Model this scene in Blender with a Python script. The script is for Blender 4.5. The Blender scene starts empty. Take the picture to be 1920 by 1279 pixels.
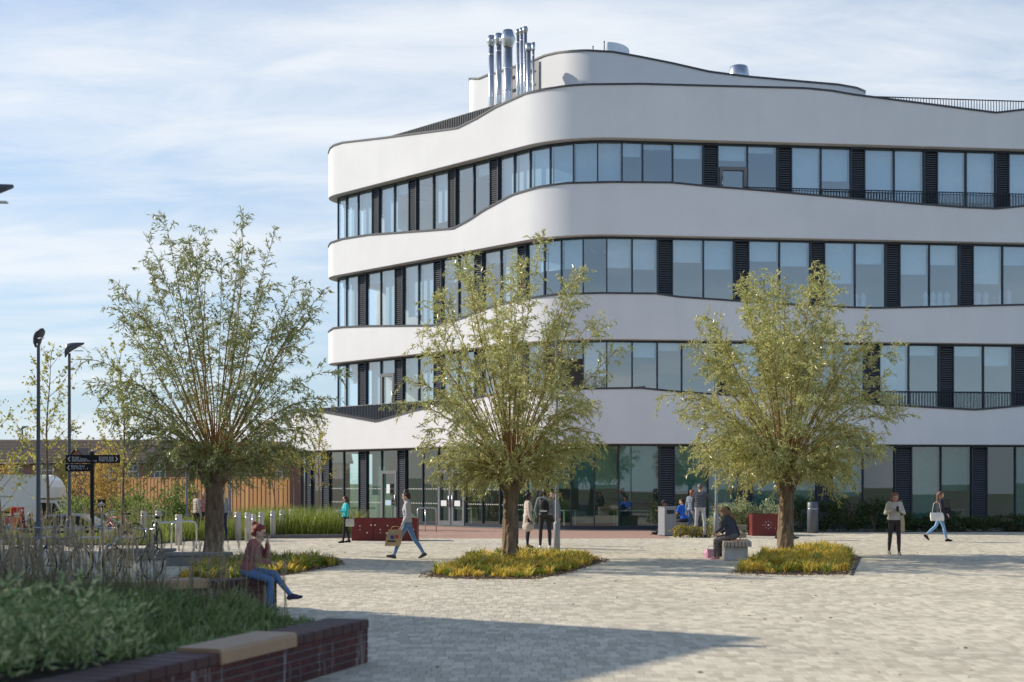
import bpy, bmesh, math, random
import numpy as np
from mathutils import Vector, Matrix, Euler

sc = bpy.context.scene
COL = sc.collection
R = math.radians

# ------------------------------------------------------------------ camera
F = 2700.0            # focal length in photo pixels (1920 wide)
HZ = 905.0            # horizon row
CAMZ = 1.9
cam_d = bpy.data.cameras.new('camera')
cam = bpy.data.objects.new('camera', cam_d)
COL.objects.link(cam)
cam.location = (0, 0, CAMZ)
cam.rotation_euler = (R(90), 0, 0)
cam_d.sensor_width = 36
cam_d.lens = F / 1920 * 36
cam_d.shift_y = (HZ - 639.5) / 1920
cam_d.clip_start = 0.5
cam_d.clip_end = 3000
cam_d.dof.use_dof = True
cam_d.dof.focus_distance = 38
cam_d.dof.aperture_fstop = 1.5
sc.camera = cam

# ------------------------------------------------------------------ light
SUN_EL = R(30)
SUN_H = Vector((-1, 0.335, 0)).normalized()          # horizontal direction towards the sun
w = bpy.data.worlds.new('World'); sc.world = w; w.use_nodes = True
nt = w.node_tree; nt.nodes.clear()
def N(tree, kind, **kw):
    n = tree.nodes.new(kind)
    for k, v in kw.items():
        setattr(n, k, v)
    return n
sky = N(nt, 'ShaderNodeTexSky', sky_type='NISHITA', sun_disc=False)
sky.sun_elevation = SUN_EL
sky.sun_rotation = math.atan2(SUN_H.x, SUN_H.y)
sky.air_density = 1.0; sky.dust_density = 0.6; sky.ozone_density = 4.0
tc = N(nt, 'ShaderNodeTexCoord')
sep = N(nt, 'ShaderNodeSeparateXYZ'); nt.links.new(tc.outputs['Generated'], sep.inputs[0])
zc = N(nt, 'ShaderNodeMath', operation='MAXIMUM'); zc.inputs[1].default_value = 0.04
nt.links.new(sep.outputs[2], zc.inputs[0])
za = N(nt, 'ShaderNodeMath', operation='ADD'); za.inputs[1].default_value = 0.16
nt.links.new(zc.outputs[0], za.inputs[0])
dx = N(nt, 'ShaderNodeMath', operation='DIVIDE'); nt.links.new(sep.outputs[0], dx.inputs[0]); nt.links.new(za.outputs[0], dx.inputs[1])
dy = N(nt, 'ShaderNodeMath', operation='DIVIDE'); nt.links.new(sep.outputs[1], dy.inputs[0]); nt.links.new(za.outputs[0], dy.inputs[1])
cmb = N(nt, 'ShaderNodeCombineXYZ'); nt.links.new(dx.outputs[0], cmb.inputs[0]); nt.links.new(dy.outputs[0], cmb.inputs[1])
mp = N(nt, 'ShaderNodeMapping'); nt.links.new(cmb.outputs[0], mp.inputs[0])
mp.inputs['Location'].default_value = (14.21, 18.02, 0)
mp.inputs['Rotation'].default_value = (0, 0, R(24))
mp.inputs['Scale'].default_value = (0.55, 1.25, 1)
n1 = N(nt, 'ShaderNodeTexNoise'); n1.inputs['Scale'].default_value = 0.8; n1.inputs['Detail'].default_value = 3; n1.inputs['Roughness'].default_value = 0.5; n1.inputs['Distortion'].default_value = 0.4
n2 = N(nt, 'ShaderNodeTexNoise'); n2.inputs['Scale'].default_value = 5.0; n2.inputs['Detail'].default_value = 9; n2.inputs['Roughness'].default_value = 0.62; n2.inputs['Distortion'].default_value = 0.5
nt.links.new(mp.outputs[0], n1.inputs['Vector']); nt.links.new(mp.outputs[0], n2.inputs['Vector'])
mx = N(nt, 'ShaderNodeMath', operation='MULTIPLY_ADD'); mx.inputs[1].default_value = 0.31
nt.links.new(n2.outputs['Fac'], mx.inputs[0]); nt.links.new(n1.outputs['Fac'], mx.inputs[2])
# cirrus and haze are thinned overhead, out of view, to deepen shade on the ground
mr = N(nt, 'ShaderNodeMapRange'); mr.inputs['From Min'].default_value = 0.57; mr.inputs['From Max'].default_value = 0.90
mr.interpolation_type = 'SMOOTHSTEP'
nt.links.new(mx.outputs[0], mr.inputs['Value'])
hi = N(nt, 'ShaderNodeMapRange'); hi.inputs['From Min'].default_value = 0.28; hi.inputs['From Max'].default_value = 0.7
hi.inputs['To Min'].default_value = 0.95; hi.inputs['To Max'].default_value = 0.15
nt.links.new(sep.outputs[2], hi.inputs['Value'])
cm = N(nt, 'ShaderNodeMath', operation='MULTIPLY')
nt.links.new(mr.outputs[0], cm.inputs[0]); nt.links.new(hi.outputs[0], cm.inputs[1])
hz = N(nt, 'ShaderNodeMapRange'); hz.inputs['From Min'].default_value = 0.0; hz.inputs['From Max'].default_value = 0.22
hz.inputs['To Min'].default_value = 0.75; hz.inputs['To Max'].default_value = 0.42
nt.links.new(sep.outputs[2], hz.inputs['Value'])
veil = N(nt, 'ShaderNodeMix', data_type='RGBA')
hv = N(nt, 'ShaderNodeMapRange'); hv.inputs['From Min'].default_value = 0.25; hv.inputs['From Max'].default_value = 0.7
hv.inputs['To Min'].default_value = 1.0; hv.inputs['To Max'].default_value = 0.1
nt.links.new(sep.outputs[2], hv.inputs['Value'])
hm = N(nt, 'ShaderNodeMath', operation='MULTIPLY'); nt.links.new(hz.outputs[0], hm.inputs[0]); nt.links.new(hv.outputs[0], hm.inputs[1])
nt.links.new(hm.outputs[0], veil.inputs['Factor'])
nt.links.new(sky.outputs[0], veil.inputs[6]); veil.inputs[7].default_value = (3.3, 4.2, 5.2, 1)
mix = N(nt, 'ShaderNodeMix', data_type='RGBA')
nt.links.new(cm.outputs[0], mix.inputs['Factor'])
nt.links.new(veil.outputs[2], mix.inputs[6]); mix.inputs[7].default_value = (5.9, 6.1, 6.3, 1)
bg = N(nt, 'ShaderNodeBackground'); bg.inputs['Strength'].default_value = 0.098
out = N(nt, 'ShaderNodeOutputWorld')
nt.links.new(mix.outputs[2], bg.inputs[0]); nt.links.new(bg.outputs[0], out.inputs[0])

sd = bpy.data.lights.new('sun', 'SUN'); sd.energy = 3.1; sd.angle = R(0.53); sd.color = (1.0, 0.905, 0.765)
sun = bpy.data.objects.new('sun', sd); COL.objects.link(sun)
ldir = Vector((-SUN_H.x * math.cos(SUN_EL), -SUN_H.y * math.cos(SUN_EL), -math.sin(SUN_EL)))
sun.rotation_euler = ldir.to_track_quat('-Z', 'Y').to_euler()
sun.location = (-30, 20, 40)

sc.view_settings.view_transform = 'Standard'
sc.view_settings.look = 'None'
sc.view_settings.exposure = 0.70
sc.view_settings.gamma = 1
sc.cycles.use_denoising = True
sc.cycles.max_bounces = 8
sc.cycles.diffuse_bounces = 3
sc.cycles.glossy_bounces = 3
sc.cycles.transparent_max_bounces = 12
sc.cycles.caustics_reflective = False
sc.cycles.caustics_refractive = False
sc.cycles.sample_clamp_indirect = 6

# ------------------------------------------------------------------ helpers
def at(px, py, Y):
    return Vector(((px - 960) / F * Y, Y, CAMZ - (py - HZ) / F * Y))
def ground(px, py):
    Y = CAMZ * F / (py - HZ)
    return Vector(((px - 960) / F * Y, Y, 0))

MATS = {}
def mat(name, col, rough=0.65, var=0.12, scale=6.0, bump=0.0, bscale=None, metal=0.0, col2=None,
        island=0.0, stretch=None, trans=0.0, spec=0.4, objrand=False, coat=0.0, tcol=None):
    if name in MATS:
        return MATS[name]
    m = bpy.data.materials.new(name); m.use_nodes = True
    t = m.node_tree; b = t.nodes['Principled BSDF']
    b.inputs['Roughness'].default_value = rough
    b.inputs['Metallic'].default_value = metal
    b.inputs['Specular IOR Level'].default_value = spec
    if coat: b.inputs['Coat Weight'].default_value = coat; b.inputs['Coat Roughness'].default_value = 0.05
    co = N(t, 'ShaderNodeTexCoord')
    vec = co.outputs['Object']
    if stretch:
        mpn = N(t, 'ShaderNodeMapping'); mpn.inputs['Scale'].default_value = stretch
        t.links.new(vec, mpn.inputs[0]); vec = mpn.outputs[0]
    no = N(t, 'ShaderNodeTexNoise'); no.inputs['Scale'].default_value = scale; no.inputs['Detail'].default_value = 5
    t.links.new(vec, no.inputs['Vector'])
    fac = no.outputs['Fac']
    c = Vector(col)
    lo = [max(0, x * (1 - var)) for x in c]; hi = [min(1, x * (1 + var)) for x in c]
    if col2 is not None:
        lo, hi = list(col), list(col2)
    if island or objrand:
        if objrand:
            g = N(t, 'ShaderNodeObjectInfo'); ro = g.outputs['Random']
        else:
            g = N(t, 'ShaderNodeNewGeometry'); ro = g.outputs['Random Per Island']
        mm = N(t, 'ShaderNodeMix', data_type='FLOAT'); mm.inputs['Factor'].default_value = island or 0.7
        t.links.new(fac, mm.inputs[2]); t.links.new(ro, mm.inputs[3]); fac = mm.outputs[0]
    mapr = N(t, 'ShaderNodeMapRange'); sp_ = 0.0 if (island or objrand) else 0.25
    mapr.inputs['From Min'].default_value = sp_; mapr.inputs['From Max'].default_value = 1 - sp_
    t.links.new(fac, mapr.inputs['Value'])
    mxn = N(t, 'ShaderNodeMix', data_type='RGBA')
    mxn.inputs[6].default_value = (*lo, 1); mxn.inputs[7].default_value = (*hi, 1)
    t.links.new(mapr.outputs[0], mxn.inputs['Factor'])
    t.links.new(mxn.outputs[2], b.inputs['Base Color'])
    if bump:
        nb = N(t, 'ShaderNodeTexNoise'); nb.inputs['Scale'].default_value = bscale or scale * 4; nb.inputs['Detail'].default_value = 4
        t.links.new(vec, nb.inputs['Vector'])
        bp = N(t, 'ShaderNodeBump'); bp.inputs['Strength'].default_value = bump; bp.inputs['Distance'].default_value = 0.02
        t.links.new(nb.outputs['Fac'], bp.inputs['Height']); t.links.new(bp.outputs[0], b.inputs['Normal'])
    if trans:
        tr = N(t, 'ShaderNodeBsdfTranslucent')
        if tcol:
            tr.inputs[0].default_value = (*tcol, 1)
        else:
            t.links.new(mxn.outputs[2], tr.inputs[0])
        ms = N(t, 'ShaderNodeMixShader'); ms.inputs[0].default_value = trans
        t.links.new(b.outputs[0], ms.inputs[1]); t.links.new(tr.outputs[0], ms.inputs[2])
        t.links.new(ms.outputs[0], t.nodes['Material Output'].inputs[0])
    MATS[name] = m
    return m

def glass_mat(name, tint, ior, rough=0.0, wav=0.0):
    m = bpy.data.materials.new(name); m.use_nodes = True
    t = m.node_tree; t.nodes.remove(t.nodes['Principled BSDF'])
    tr = N(t, 'ShaderNodeBsdfTransparent'); tr.inputs[0].default_value = (*tint, 1)
    gl = N(t, 'ShaderNodeBsdfGlossy'); gl.inputs['Roughness'].default_value = rough; gl.inputs[0].default_value = (0.92, 0.97, 1.0, 1)
    lw = N(t, 'ShaderNodeLayerWeight'); lw.inputs['Blend'].default_value = 0.5
    pw = N(t, 'ShaderNodeMath', operation='POWER'); pw.inputs[1].default_value = 5; t.links.new(lw.outputs['Facing'], pw.inputs[0])
    fr = N(t, 'ShaderNodeMath', operation='MULTIPLY_ADD'); fr.inputs[1].default_value = 1 - ior; fr.inputs[2].default_value = ior; t.links.new(pw.outputs[0], fr.inputs[0])
    co = N(t, 'ShaderNodeTexCoord')
    no = N(t, 'ShaderNodeTexNoise'); no.inputs['Scale'].default_value = 0.7; no.inputs['Detail'].default_value = 1
    t.links.new(co.outputs['Object'], no.inputs['Vector'])
    bp = N(t, 'ShaderNodeBump'); bp.inputs['Strength'].default_value = wav; bp.inputs['Distance'].default_value = 0.02
    t.links.new(no.outputs['Fac'], bp.inputs['Height']); t.links.new(bp.outputs[0], gl.inputs['Normal'])
    ms = N(t, 'ShaderNodeMixShader')
    t.links.new(fr.outputs[0], ms.inputs[0]); t.links.new(tr.outputs[0], ms.inputs[1]); t.links.new(gl.outputs[0], ms.inputs[2])
    t.links.new(ms.outputs[0], t.nodes['Material Output'].inputs[0])
    MATS[name] = m
    return m

def tag(o, label=None, cat=None, group=None, kind=None):
    if label: o['label'] = label
    if cat: o['category'] = cat
    if group: o['group'] = group
    if kind: o['kind'] = kind
    return o
def thing(name, label, cat, loc=(0, 0, 0), rz=0.0, group=None):
    o = bpy.data.objects.new(name, None); COL.objects.link(o)
    o.empty_display_size = 0.2
    o.location = loc; o.rotation_euler = (0, 0, rz)
    return tag(o, label, cat, group)
def origin(o):
    v = Vector((0, 0, 0))
    while o is not None:
        v = v + Vector(o.location); o = o.parent
    return v
def link(name, me, parent=None):
    o = bpy.data.objects.new(name, me); COL.objects.link(o)
    if parent is not None: o.parent = parent
    return o
def copy_tree(o, parent=None):
    c = o.copy(); COL.objects.link(c); c.parent = parent
    for ch in o.children:
        copy_tree(ch, c)
    return c

class MB:
    """collects polygons of one mesh"""
    def __init__(s):
        s.v = []; s.f = []; s.m = []; s.sm = []
    def add(s, vs, fs, mi=0, smooth=False):
        b = len(s.v); s.v.extend([tuple(p) for p in vs])
        for f in fs:
            s.f.append(tuple(b + i for i in f)); s.m.append(mi); s.sm.append(smooth)
        return s
    def box(s, c, d, rz=0.0, mi=0, rot=None):
        x, y, z = d[0] / 2, d[1] / 2, d[2] / 2
        M = rot if rot is not None else Matrix.Rotation(rz, 3, 'Z')
        vs = [Vector(c) + M @ Vector((a * x, b * y, e * z)) for e in (-1, 1) for a, b in ((-1, -1), (1, -1), (1, 1), (-1, 1))]
        return s.add(vs, [(3, 2, 1, 0), (4, 5, 6, 7), (0, 1, 5, 4), (1, 2, 6, 5), (2, 3, 7, 6), (3, 0, 4, 7)], mi)
    def bbox(s, c, d, bev, rz=0.0, mi=0):
        """box with chamfered edges (octagonal plan and chamfered top and bottom)"""
        x, y, z = d[0] / 2, d[1] / 2, d[2] / 2; b = bev
        M = Matrix.Rotation(rz, 3, 'Z')
        def ring(xx, yy, bb, zz):
            return [(-xx + bb, -yy, zz), (xx - bb, -yy, zz), (xx, -yy + bb, zz), (xx, yy - bb, zz), (xx - bb, yy, zz), (-xx + bb, yy, zz), (-xx, yy - bb, zz), (-xx, -yy + bb, zz)]
        rs = [ring(x - b, y - b, b * .4, -z), ring(x, y, b, -z + b), ring(x, y, b, z - b), ring(x - b, y - b, b * .4, z)]
        vs = [Vector(c) + M @ Vector(p) for r in rs for p in r]
        fs = [tuple(reversed(range(8))), tuple(range(24, 32))]
        for k in range(3):
            for i in range(8):
                j = (i + 1) % 8
                fs.append((k * 8 + i, k * 8 + j, k * 8 + 8 + j, k * 8 + 8 + i))
        return s.add(vs, fs, mi)
    def tube(s, pts, rad, n=8, mi=0, cap=True, smooth=True):
        pts = [Vector(p) for p in pts]
        if not hasattr(rad, '__len__'): rad = [rad] * len(pts)
        vs = []; up = Vector((0.13, 0.21, 1)).normalized(); prev = None
        for i, p in enumerate(pts):
            d = (pts[min(i + 1, len(pts) - 1)] - pts[max(i - 1, 0)])
            d = d.normalized() if d.length > 1e-9 else Vector((0, 0, 1))
            a = prev if prev is not None else d.cross(up)
            if a.length < 1e-4: a = d.cross(Vector((1, 0, 0)))
            a = (a - d * a.dot(d)).normalized(); prev = a
            b = d.cross(a)
            for k in range(n):
                t = 2 * math.pi * k / n
                vs.append(p + (a * math.cos(t) + b * math.sin(t)) * rad[i])
        fs = []
        for i in range(len(pts) - 1):
            for k in range(n):
                j = (k + 1) % n
                fs.append((i * n + k, i * n + j, (i + 1) * n + j, (i + 1) * n + k))
        s.add(vs, fs, mi, smooth)
        if cap:
            b = len(s.v) - len(vs)
            s.f.append(tuple(b + k for k in reversed(range(n)))); s.m.append(mi); s.sm.append(False)
            e = b + (len(pts) - 1) * n
            s.f.append(tuple(e + k for k in range(n))); s.m.append(mi); s.sm.append(False)
        return s
    def lathe(s, c, prof, n=16, mi=0, smooth=True):
        """prof: list of (r, z) upwards, closed by caps"""
        c = Vector(c); vs = []; fs = []
        for r, z in prof:
            for k in range(n):
                t = 2 * math.pi * k / n
                vs.append(c + Vector((r * math.cos(t), r * math.sin(t), z)))
        for i in range(len(prof) - 1):
            for k in range(n):
                j = (k + 1) % n
                fs.append((i * n + k, i * n + j, (i + 1) * n + j, (i + 1) * n + k))
        s.add(vs, fs, mi, smooth)
        b = len(s.v) - len(vs)
        s.f.append(tuple(b + k for k in reversed(range(n)))); s.m.append(mi); s.sm.append(False)
        e = b + (len(prof) - 1) * n
        s.f.append(tuple(e + k for k in range(n))); s.m.append(mi); s.sm.append(False)
        return s
    def prism(s, poly, z0, z1, mi=0):
        n = len(poly)
        vs = [(p[0], p[1], z0) for p in poly] + [(p[0], p[1], z1) for p in poly]
        fs = [tuple(reversed(range(n))), tuple(range(n, 2 * n))] + [(i, (i + 1) % n, n + (i + 1) % n, n + i) for i in range(n)]
        return s.add(vs, fs, mi)
    def sphere(s, c, r, n=12, m=8, mi=0, sc3=(1, 1, 1), rot=None):
        vs = []; fs = []
        for i in range(m + 1):
            ph = math.pi * i / m
            for k in range(n):
                t = 2 * math.pi * k / n
                p = Vector((math.sin(ph) * math.cos(t) * sc3[0], math.sin(ph) * math.sin(t) * sc3[1], math.cos(ph) * sc3[2])) * r
                if rot is not None: p = rot @ p
                vs.append(Vector(c) + p)
        for i in range(m):
            for k in range(n):
                j = (k + 1) % n
                fs.append((i * n + k, (i + 1) * n + k, (i + 1) * n + j, i * n + j))
        return s.add(vs, fs, mi, True)
    def mesh(s, name, mats, off=None):
        me = bpy.data.meshes.new(name)
        vs = s.v
        if off is not None:
            vs = [(p[0] - off[0], p[1] - off[1], p[2] - off[2]) for p in vs]
        me.from_pydata(vs, [], s.f)
        if not isinstance(mats, (list, tuple)): mats = [mats]
        for m in mats: me.materials.append(m)
        me.polygons.foreach_set('material_index', s.m)
        me.polygons.foreach_set('use_smooth', s.sm)
        me.update()
        return me
    def build(s, name, mats, parent=None, world=True):
        """world=True: the vertices are world coordinates (parents are unrotated)"""
        off = origin(parent) if (parent is not None and world) else None
        return link(name, s.mesh(name, mats, off), parent)
    def solo(s, name, mats, label, cat, group=None, base=None):
        """a top-level thing made of one mesh, origin at its base"""
        a = np.array(s.v); c = (a.min(0) + a.max(0)) / 2; c[2] = a[:, 2].min()
        if base is not None: c = np.array(base)
        o = link(name, s.mesh(name, mats, c)); o.location = c
        return tag(o, label, cat, group)

def quads(name, V, mats, parent=None, world=True, mi=None, smooth=False):
    """V: (n, 4, 3) array of quads -> one mesh"""
    V = np.asarray(V, dtype=np.float32); n = len(V); k = V.shape[1]
    off = np.array(origin(parent)) if (parent is not None and world) else np.zeros(3)
    me = bpy.data.meshes.new(name)
    me.vertices.add(n * k); me.vertices.foreach_set('co', (V.reshape(-1, 3) - off).astype(np.float32).ravel())
    me.loops.add(n * k); me.loops.foreach_set('vertex_index', np.arange(n * k, dtype=np.int32))
    me.polygons.add(n); me.polygons.foreach_set('loop_start', np.arange(0, n * k, k, dtype=np.int32))
    if not isinstance(mats, (list, tuple)): mats = [mats]
    for m in mats: me.materials.append(m)
    if mi is not None: me.polygons.foreach_set('material_index', np.asarray(mi, dtype=np.int32))
    me.update(calc_edges=True); me.validate()
    return link(name, me, parent)

def text_mesh(txt, size, mat_, loc, rot, parent, name='lettering', align='LEFT', spacing=1.0):
    cu = bpy.data.curves.new('t', 'FONT'); cu.body = txt; cu.size = size; cu.align_x = align; cu.extrude = 0.001
    cu.resolution_u = 2; cu.space_character = spacing
    ob = bpy.data.objects.new('t', cu); COL.objects.link(ob)
    dg = bpy.context.evaluated_depsgraph_get()
    me = bpy.data.meshes.new_from_object(ob.evaluated_get(dg))
    bpy.data.objects.remove(ob)
    me.materials.clear(); me.materials.append(mat_)
    o = link(name, me, parent); o.location = loc; o.rotation_euler = rot
    return o
ORD = ['first', 'second', 'third', 'fourth', 'fifth', 'sixth', 'seventh', 'eighth', 'ninth', 'tenth', 'eleventh', 'twelfth']

# common materials
def add_stains(m, scale3, lo, hi, dark, low=None):
    """multiplies the base colour with position based streaks or patches"""
    t = m.node_tree; b = t.nodes['Principled BSDF']; src = b.inputs['Base Color'].links[0].from_socket
    ge = N(t, 'ShaderNodeNewGeometry'); mpn = N(t, 'ShaderNodeMapping'); mpn.inputs['Scale'].default_value = scale3
    no = N(t, 'ShaderNodeTexNoise'); no.inputs['Scale'].default_value = 1.0; no.inputs['Detail'].default_value = 6; no.inputs['Roughness'].default_value = .6
    t.links.new(ge.outputs['Position'], mpn.inputs[0]); t.links.new(mpn.outputs[0], no.inputs['Vector'])
    r_ = N(t, 'ShaderNodeMapRange'); r_.inputs['From Min'].default_value = lo; r_.inputs['From Max'].default_value = hi; r_.inputs['To Min'].default_value = 1.0; r_.inputs['To Max'].default_value = dark
    t.links.new(no.outputs['Fac'], r_.inputs['Value'])
    mu = N(t, 'ShaderNodeMix', data_type='RGBA', blend_type='MULTIPLY'); mu.inputs['Factor'].default_value = 1
    t.links.new(src, mu.inputs[6]); t.links.new(r_.outputs[0], mu.inputs[7]); t.links.new(mu.outputs[2], b.inputs['Base Color'])
m_white = mat('white_render', (0.79, 0.795, 0.81), 0.8, var=0.03, scale=0.6, bump=0.12, bscale=40)
add_stains(m_white, (1.1, 1.1, .12), .50, .85, .95)
add_stains(m_white, (.25, .25, .3), .40, .70, .95)
m_dark = mat('dark_frame', (0.03, 0.042, 0.062), 0.4, var=0.15)
m_cope = mat('grey_coping', (0.055, 0.06, 0.072), 0.45, var=0.12)
m_louv = mat('louvre_metal', (0.06, 0.068, 0.085), 0.45, var=0.15)
m_slab = mat('interior_ceiling', (0.45, 0.44, 0.42), 0.9, var=0.08)
m_core = mat('interior_wall', (0.50, 0.50, 0.47), 0.9, var=0.25, scale=0.5)
m_blind = mat('roller_blind', (0.78, 0.83, 0.85), 0.9, var=0.05, trans=0.15)
m_steel = mat('galvanised_steel', (0.55, 0.57, 0.60), 0.28, var=0.1, metal=1.0, scale=3)
m_grey = mat('grey_paint', (0.26, 0.275, 0.30), 0.45, var=0.08)
m_post = mat('lamp_post_paint', (0.10, 0.11, 0.135), 0.4, var=0.1)
m_conc = mat('pale_concrete', (0.46, 0.45, 0.42), 0.85, var=0.12, scale=5, bump=0.15)
m_soil = mat('soil', (0.045, 0.032, 0.022), 0.95, var=0.4, scale=12, bump=0.5)
m_black = mat('black_paint', (0.012, 0.013, 0.016), 0.45, var=0.2)
m_wtxt = mat('white_print', (0.8, 0.8, 0.8), 0.6, var=0.02)
m_wood = mat('seat_timber', (0.42, 0.27, 0.14), 0.55, var=0.2, scale=3, stretch=(1, 14, 14))
g_up = glass_mat('window_glass', (0.72, 0.88, 0.98), 0.27, wav=0.02)
g_lo = glass_mat('ground_glass', (0.58, 0.82, 0.76), 0.13, wav=0.02)
# ================================================================== GROUND
rng = np.random.default_rng(7)
random.seed(7)
m_joint = mat('joint_sand', (0.17, 0.15, 0.12), 0.95, var=0.25, scale=3)
m_paver = mat('paver', (0.46, 0.41, 0.315), 0.85, col2=(0.78, 0.71, 0.555), island=0.75, scale=0.35)
m_paver1 = mat('paver_single', (0.46, 0.41, 0.315), 0.85, col2=(0.78, 0.71, 0.555), objrand=True, scale=0.35)
add_stains(m_paver, (.22, .35, 1), .42, .75, .80); add_stains(m_paver, (1.6, 2.2, 1), .50, .75, .86)
add_stains(m_paver1, (.22, .35, 1), .42, .75, .80); add_stains(m_paver1, (1.6, 2.2, 1), .50, .75, .86)
m_redpave = mat('red_brick_paving', (0.40, 0.25, 0.195), 0.85, var=0.2, scale=5, bump=0.15)
m_kerb = mat('grey_kerb', (0.20, 0.20, 0.20), 0.85, var=0.15)
m_field = mat('far_ground', (0.16, 0.17, 0.10), 0.95, var=0.35, scale=0.3)
g = MB().add([(-1500, -300, -0.8), (1500, -300, -0.8), (1500, 2500, -0.8), (-1500, 2500, -0.8)], [(0, 1, 2, 3)])
tag(g.build('ground', m_field), kind='structure')
base = MB().prism([(-60, -40), (60, -40), (60, 98), (-12.6, 98), (-12.6, 47), (-60, 47)], -1.0, -0.012)
plaza = tag(base.build('plaza_paving', m_joint), kind='structure')
WID = [0.10, 0.12, 0.16]; DEP = 0.24
rows = []
y = 10.2
while y < 55.2:
    x = -0.36 * y - 3.0 + random.random() * .2; xe = 0.36 * y + 5.0
    while x < xe:
        k = random.choice((0, 1, 1, 2)); wd = WID[k]
        if not (y > 49.0 and x < 5.4):
            rows.append((x + wd / 2, y + DEP / 2, k))
        x += wd
    y += DEP
rows = np.array(rows)
pxs = 960 + F * rows[:, 0] / rows[:, 1]; pys = HZ + CAMZ * F / rows[:, 1]
cand = np.where((pys < 1282) & (pxs > 700) & (pxs < 1925))[0]
near = set(cand[np.argsort(rows[cand, 1])][:300].tolist())
def paver_quads(c, wd):
    g_ = 0.0045; ch = 0.0012; n = len(c)
    hx = wd / 2 - .0016; hy = np.full(n, DEP / 2 - g_)
    z = rng.normal(0, 0.0005, n); tx = rng.normal(0, 0.0012, n); ty = rng.normal(0, 0.0012, n)
    def pt(ax, ay, inset, dz):
        X = ax * (hx - inset); Yy = ay * (hy - inset)
        return np.stack([c[:, 0] + X, c[:, 1] + Yy, z + dz + X * tx + Yy * ty], 1)
    T = [pt(a, b, ch, 0) for a, b in ((-1, -1), (1, -1), (1, 1), (-1, 1))]
    B = [pt(a, b, 0, -0.014) for a, b in ((-1, -1), (1, -1), (1, 1), (-1, 1))]
    return np.stack([np.stack(T + B, 1)], 0)[0]          # (n, 8, 3)
def paver_mesh(P8, name, material):
    n = len(P8); me = bpy.data.meshes.new(name)
    me.vertices.add(n * 8); me.vertices.foreach_set('co', P8.astype(np.float32).ravel())
    fq = np.array([[0, 1, 2, 3], [4, 5, 1, 0], [5, 6, 2, 1], [6, 7, 3, 2], [7, 4, 0, 3]])
    idx = (np.arange(n)[:, None, None] * 8 + fq[None]).reshape(-1)
    me.loops.add(len(idx)); me.loops.foreach_set('vertex_index', idx.astype(np.int32))
    me.polygons.add(n * 5); me.polygons.foreach_set('loop_start', np.arange(0, n * 20, 4, dtype=np.int32))
    me.materials.append(material); me.polygons.foreach_set('use_smooth', np.zeros(n * 5, dtype=bool)); me.update(calc_edges=True)
    return me
rest = np.array([i for i in range(len(rows)) if i not in near])
wid = np.array(WID)[rows[rest, 2].astype(int)]
tag(link('paver_field', paver_mesh(paver_quads(rows[rest], wid), 'paver_field', m_paver), plaza), kind='stuff')
pm = [paver_mesh(paver_quads(np.zeros((1, 2)), np.array([wd])), 'paver', m_paver1) for wd in WID]
for i in sorted(near):
    o = link('paver', pm[int(rows[i, 2])], plaza)
    o.location = (rows[i, 0], rows[i, 1], random.gauss(0, .0005)); o.rotation_euler = (random.gauss(0, .0015), random.gauss(0, .0015), random.gauss(0, .003))

# ================================================================== CAMPUS BUILDING
def fillet(pts, rad, step=0.3):
    out = []
    P = [np.array(p, float) for p in pts]
    def seg(a, b):
        n = max(1, int(np.linalg.norm(b - a) / step))
        for i in range(n): out.append(a + (b - a) * i / n)
    cur = P[0]
    for i in range(1, len(P) - 1):
        a = (P[i - 1] - P[i]); b = (P[i + 1] - P[i]); la, lb = np.linalg.norm(a), np.linalg.norm(b); a /= la; b /= lb
        th = math.acos(np.clip(a @ b, -1, 1)); r = rad[i - 1]
        if r < 0.01:
            seg(cur, P[i]); cur = P[i]; continue
        tl = r / math.tan(th / 2)
        t0 = P[i] + a * tl; t1 = P[i] + b * tl
        seg(cur, t0)
        bis = (a + b) / np.linalg.norm(a + b); cen = P[i] + bis * (r / math.sin(th / 2))
        a0 = math.atan2(*(t0 - cen)[::-1]); a1 = math.atan2(*(t1 - cen)[::-1])
        d = (a1 - a0 + math.pi) % (2 * math.pi) - math.pi
        n = max(4, int(abs(d) * r / 0.22), int(abs(d) / 0.09))
        for k in range(n): out.append(cen + r * np.array([math.cos(a0 + d * k / n), math.sin(a0 + d * k / n)]))
        cur = t1
    seg(cur, P[-1]); out.append(P[-1])
    return np.array(out)
class Path:
    def __init__(s, p):
        s.p = p; d = np.gradient(p, axis=0); d /= np.linalg.norm(d, axis=1)[:, None]
        s.d = d; s.n = np.stack([d[:, 1], -d[:, 0]], 1)          # outward normal
        s.px = 960 + F * p[:, 0] / p[:, 1]
        s.sil = int(np.argmin(np.where(p[:, 1] > 0, s.px, 1e9)))
        s.s = np.r_[0, np.cumsum(np.linalg.norm(np.diff(p, axis=0), axis=1))]
    def inset(s, d): return Path(s.p - s.n * d)
    def ztop(s, lst):
        """height profile given as photo (px, py) samples on the face"""
        lx, ly = zip(*lst); pxm = np.maximum.accumulate(np.where(np.arange(len(s.px)) < s.sil, s.px[s.sil], s.px))
        py = np.interp(pxm, lx, ly)
        Y = s.p[:, 1].copy(); Y[:s.sil] = Y[s.sil]
        z = CAMZ + (HZ - py) * Y / F
        return z
    def s_at(s, px): return np.interp(px, s.px[s.sil:], s.s[s.sil:])
    def at_s(s, v):
        return np.array([np.interp(v, s.s, s.p[:, 0]), np.interp(v, s.s, s.p[:, 1])])
    def n_at(s, v):
        q = np.array([np.interp(v, s.s, s.n[:, 0]), np.interp(v, s.s, s.n[:, 1])]); return q / np.linalg.norm(q)
    def z_at(s, z, v): return float(np.interp(v, s.s, z))

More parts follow.
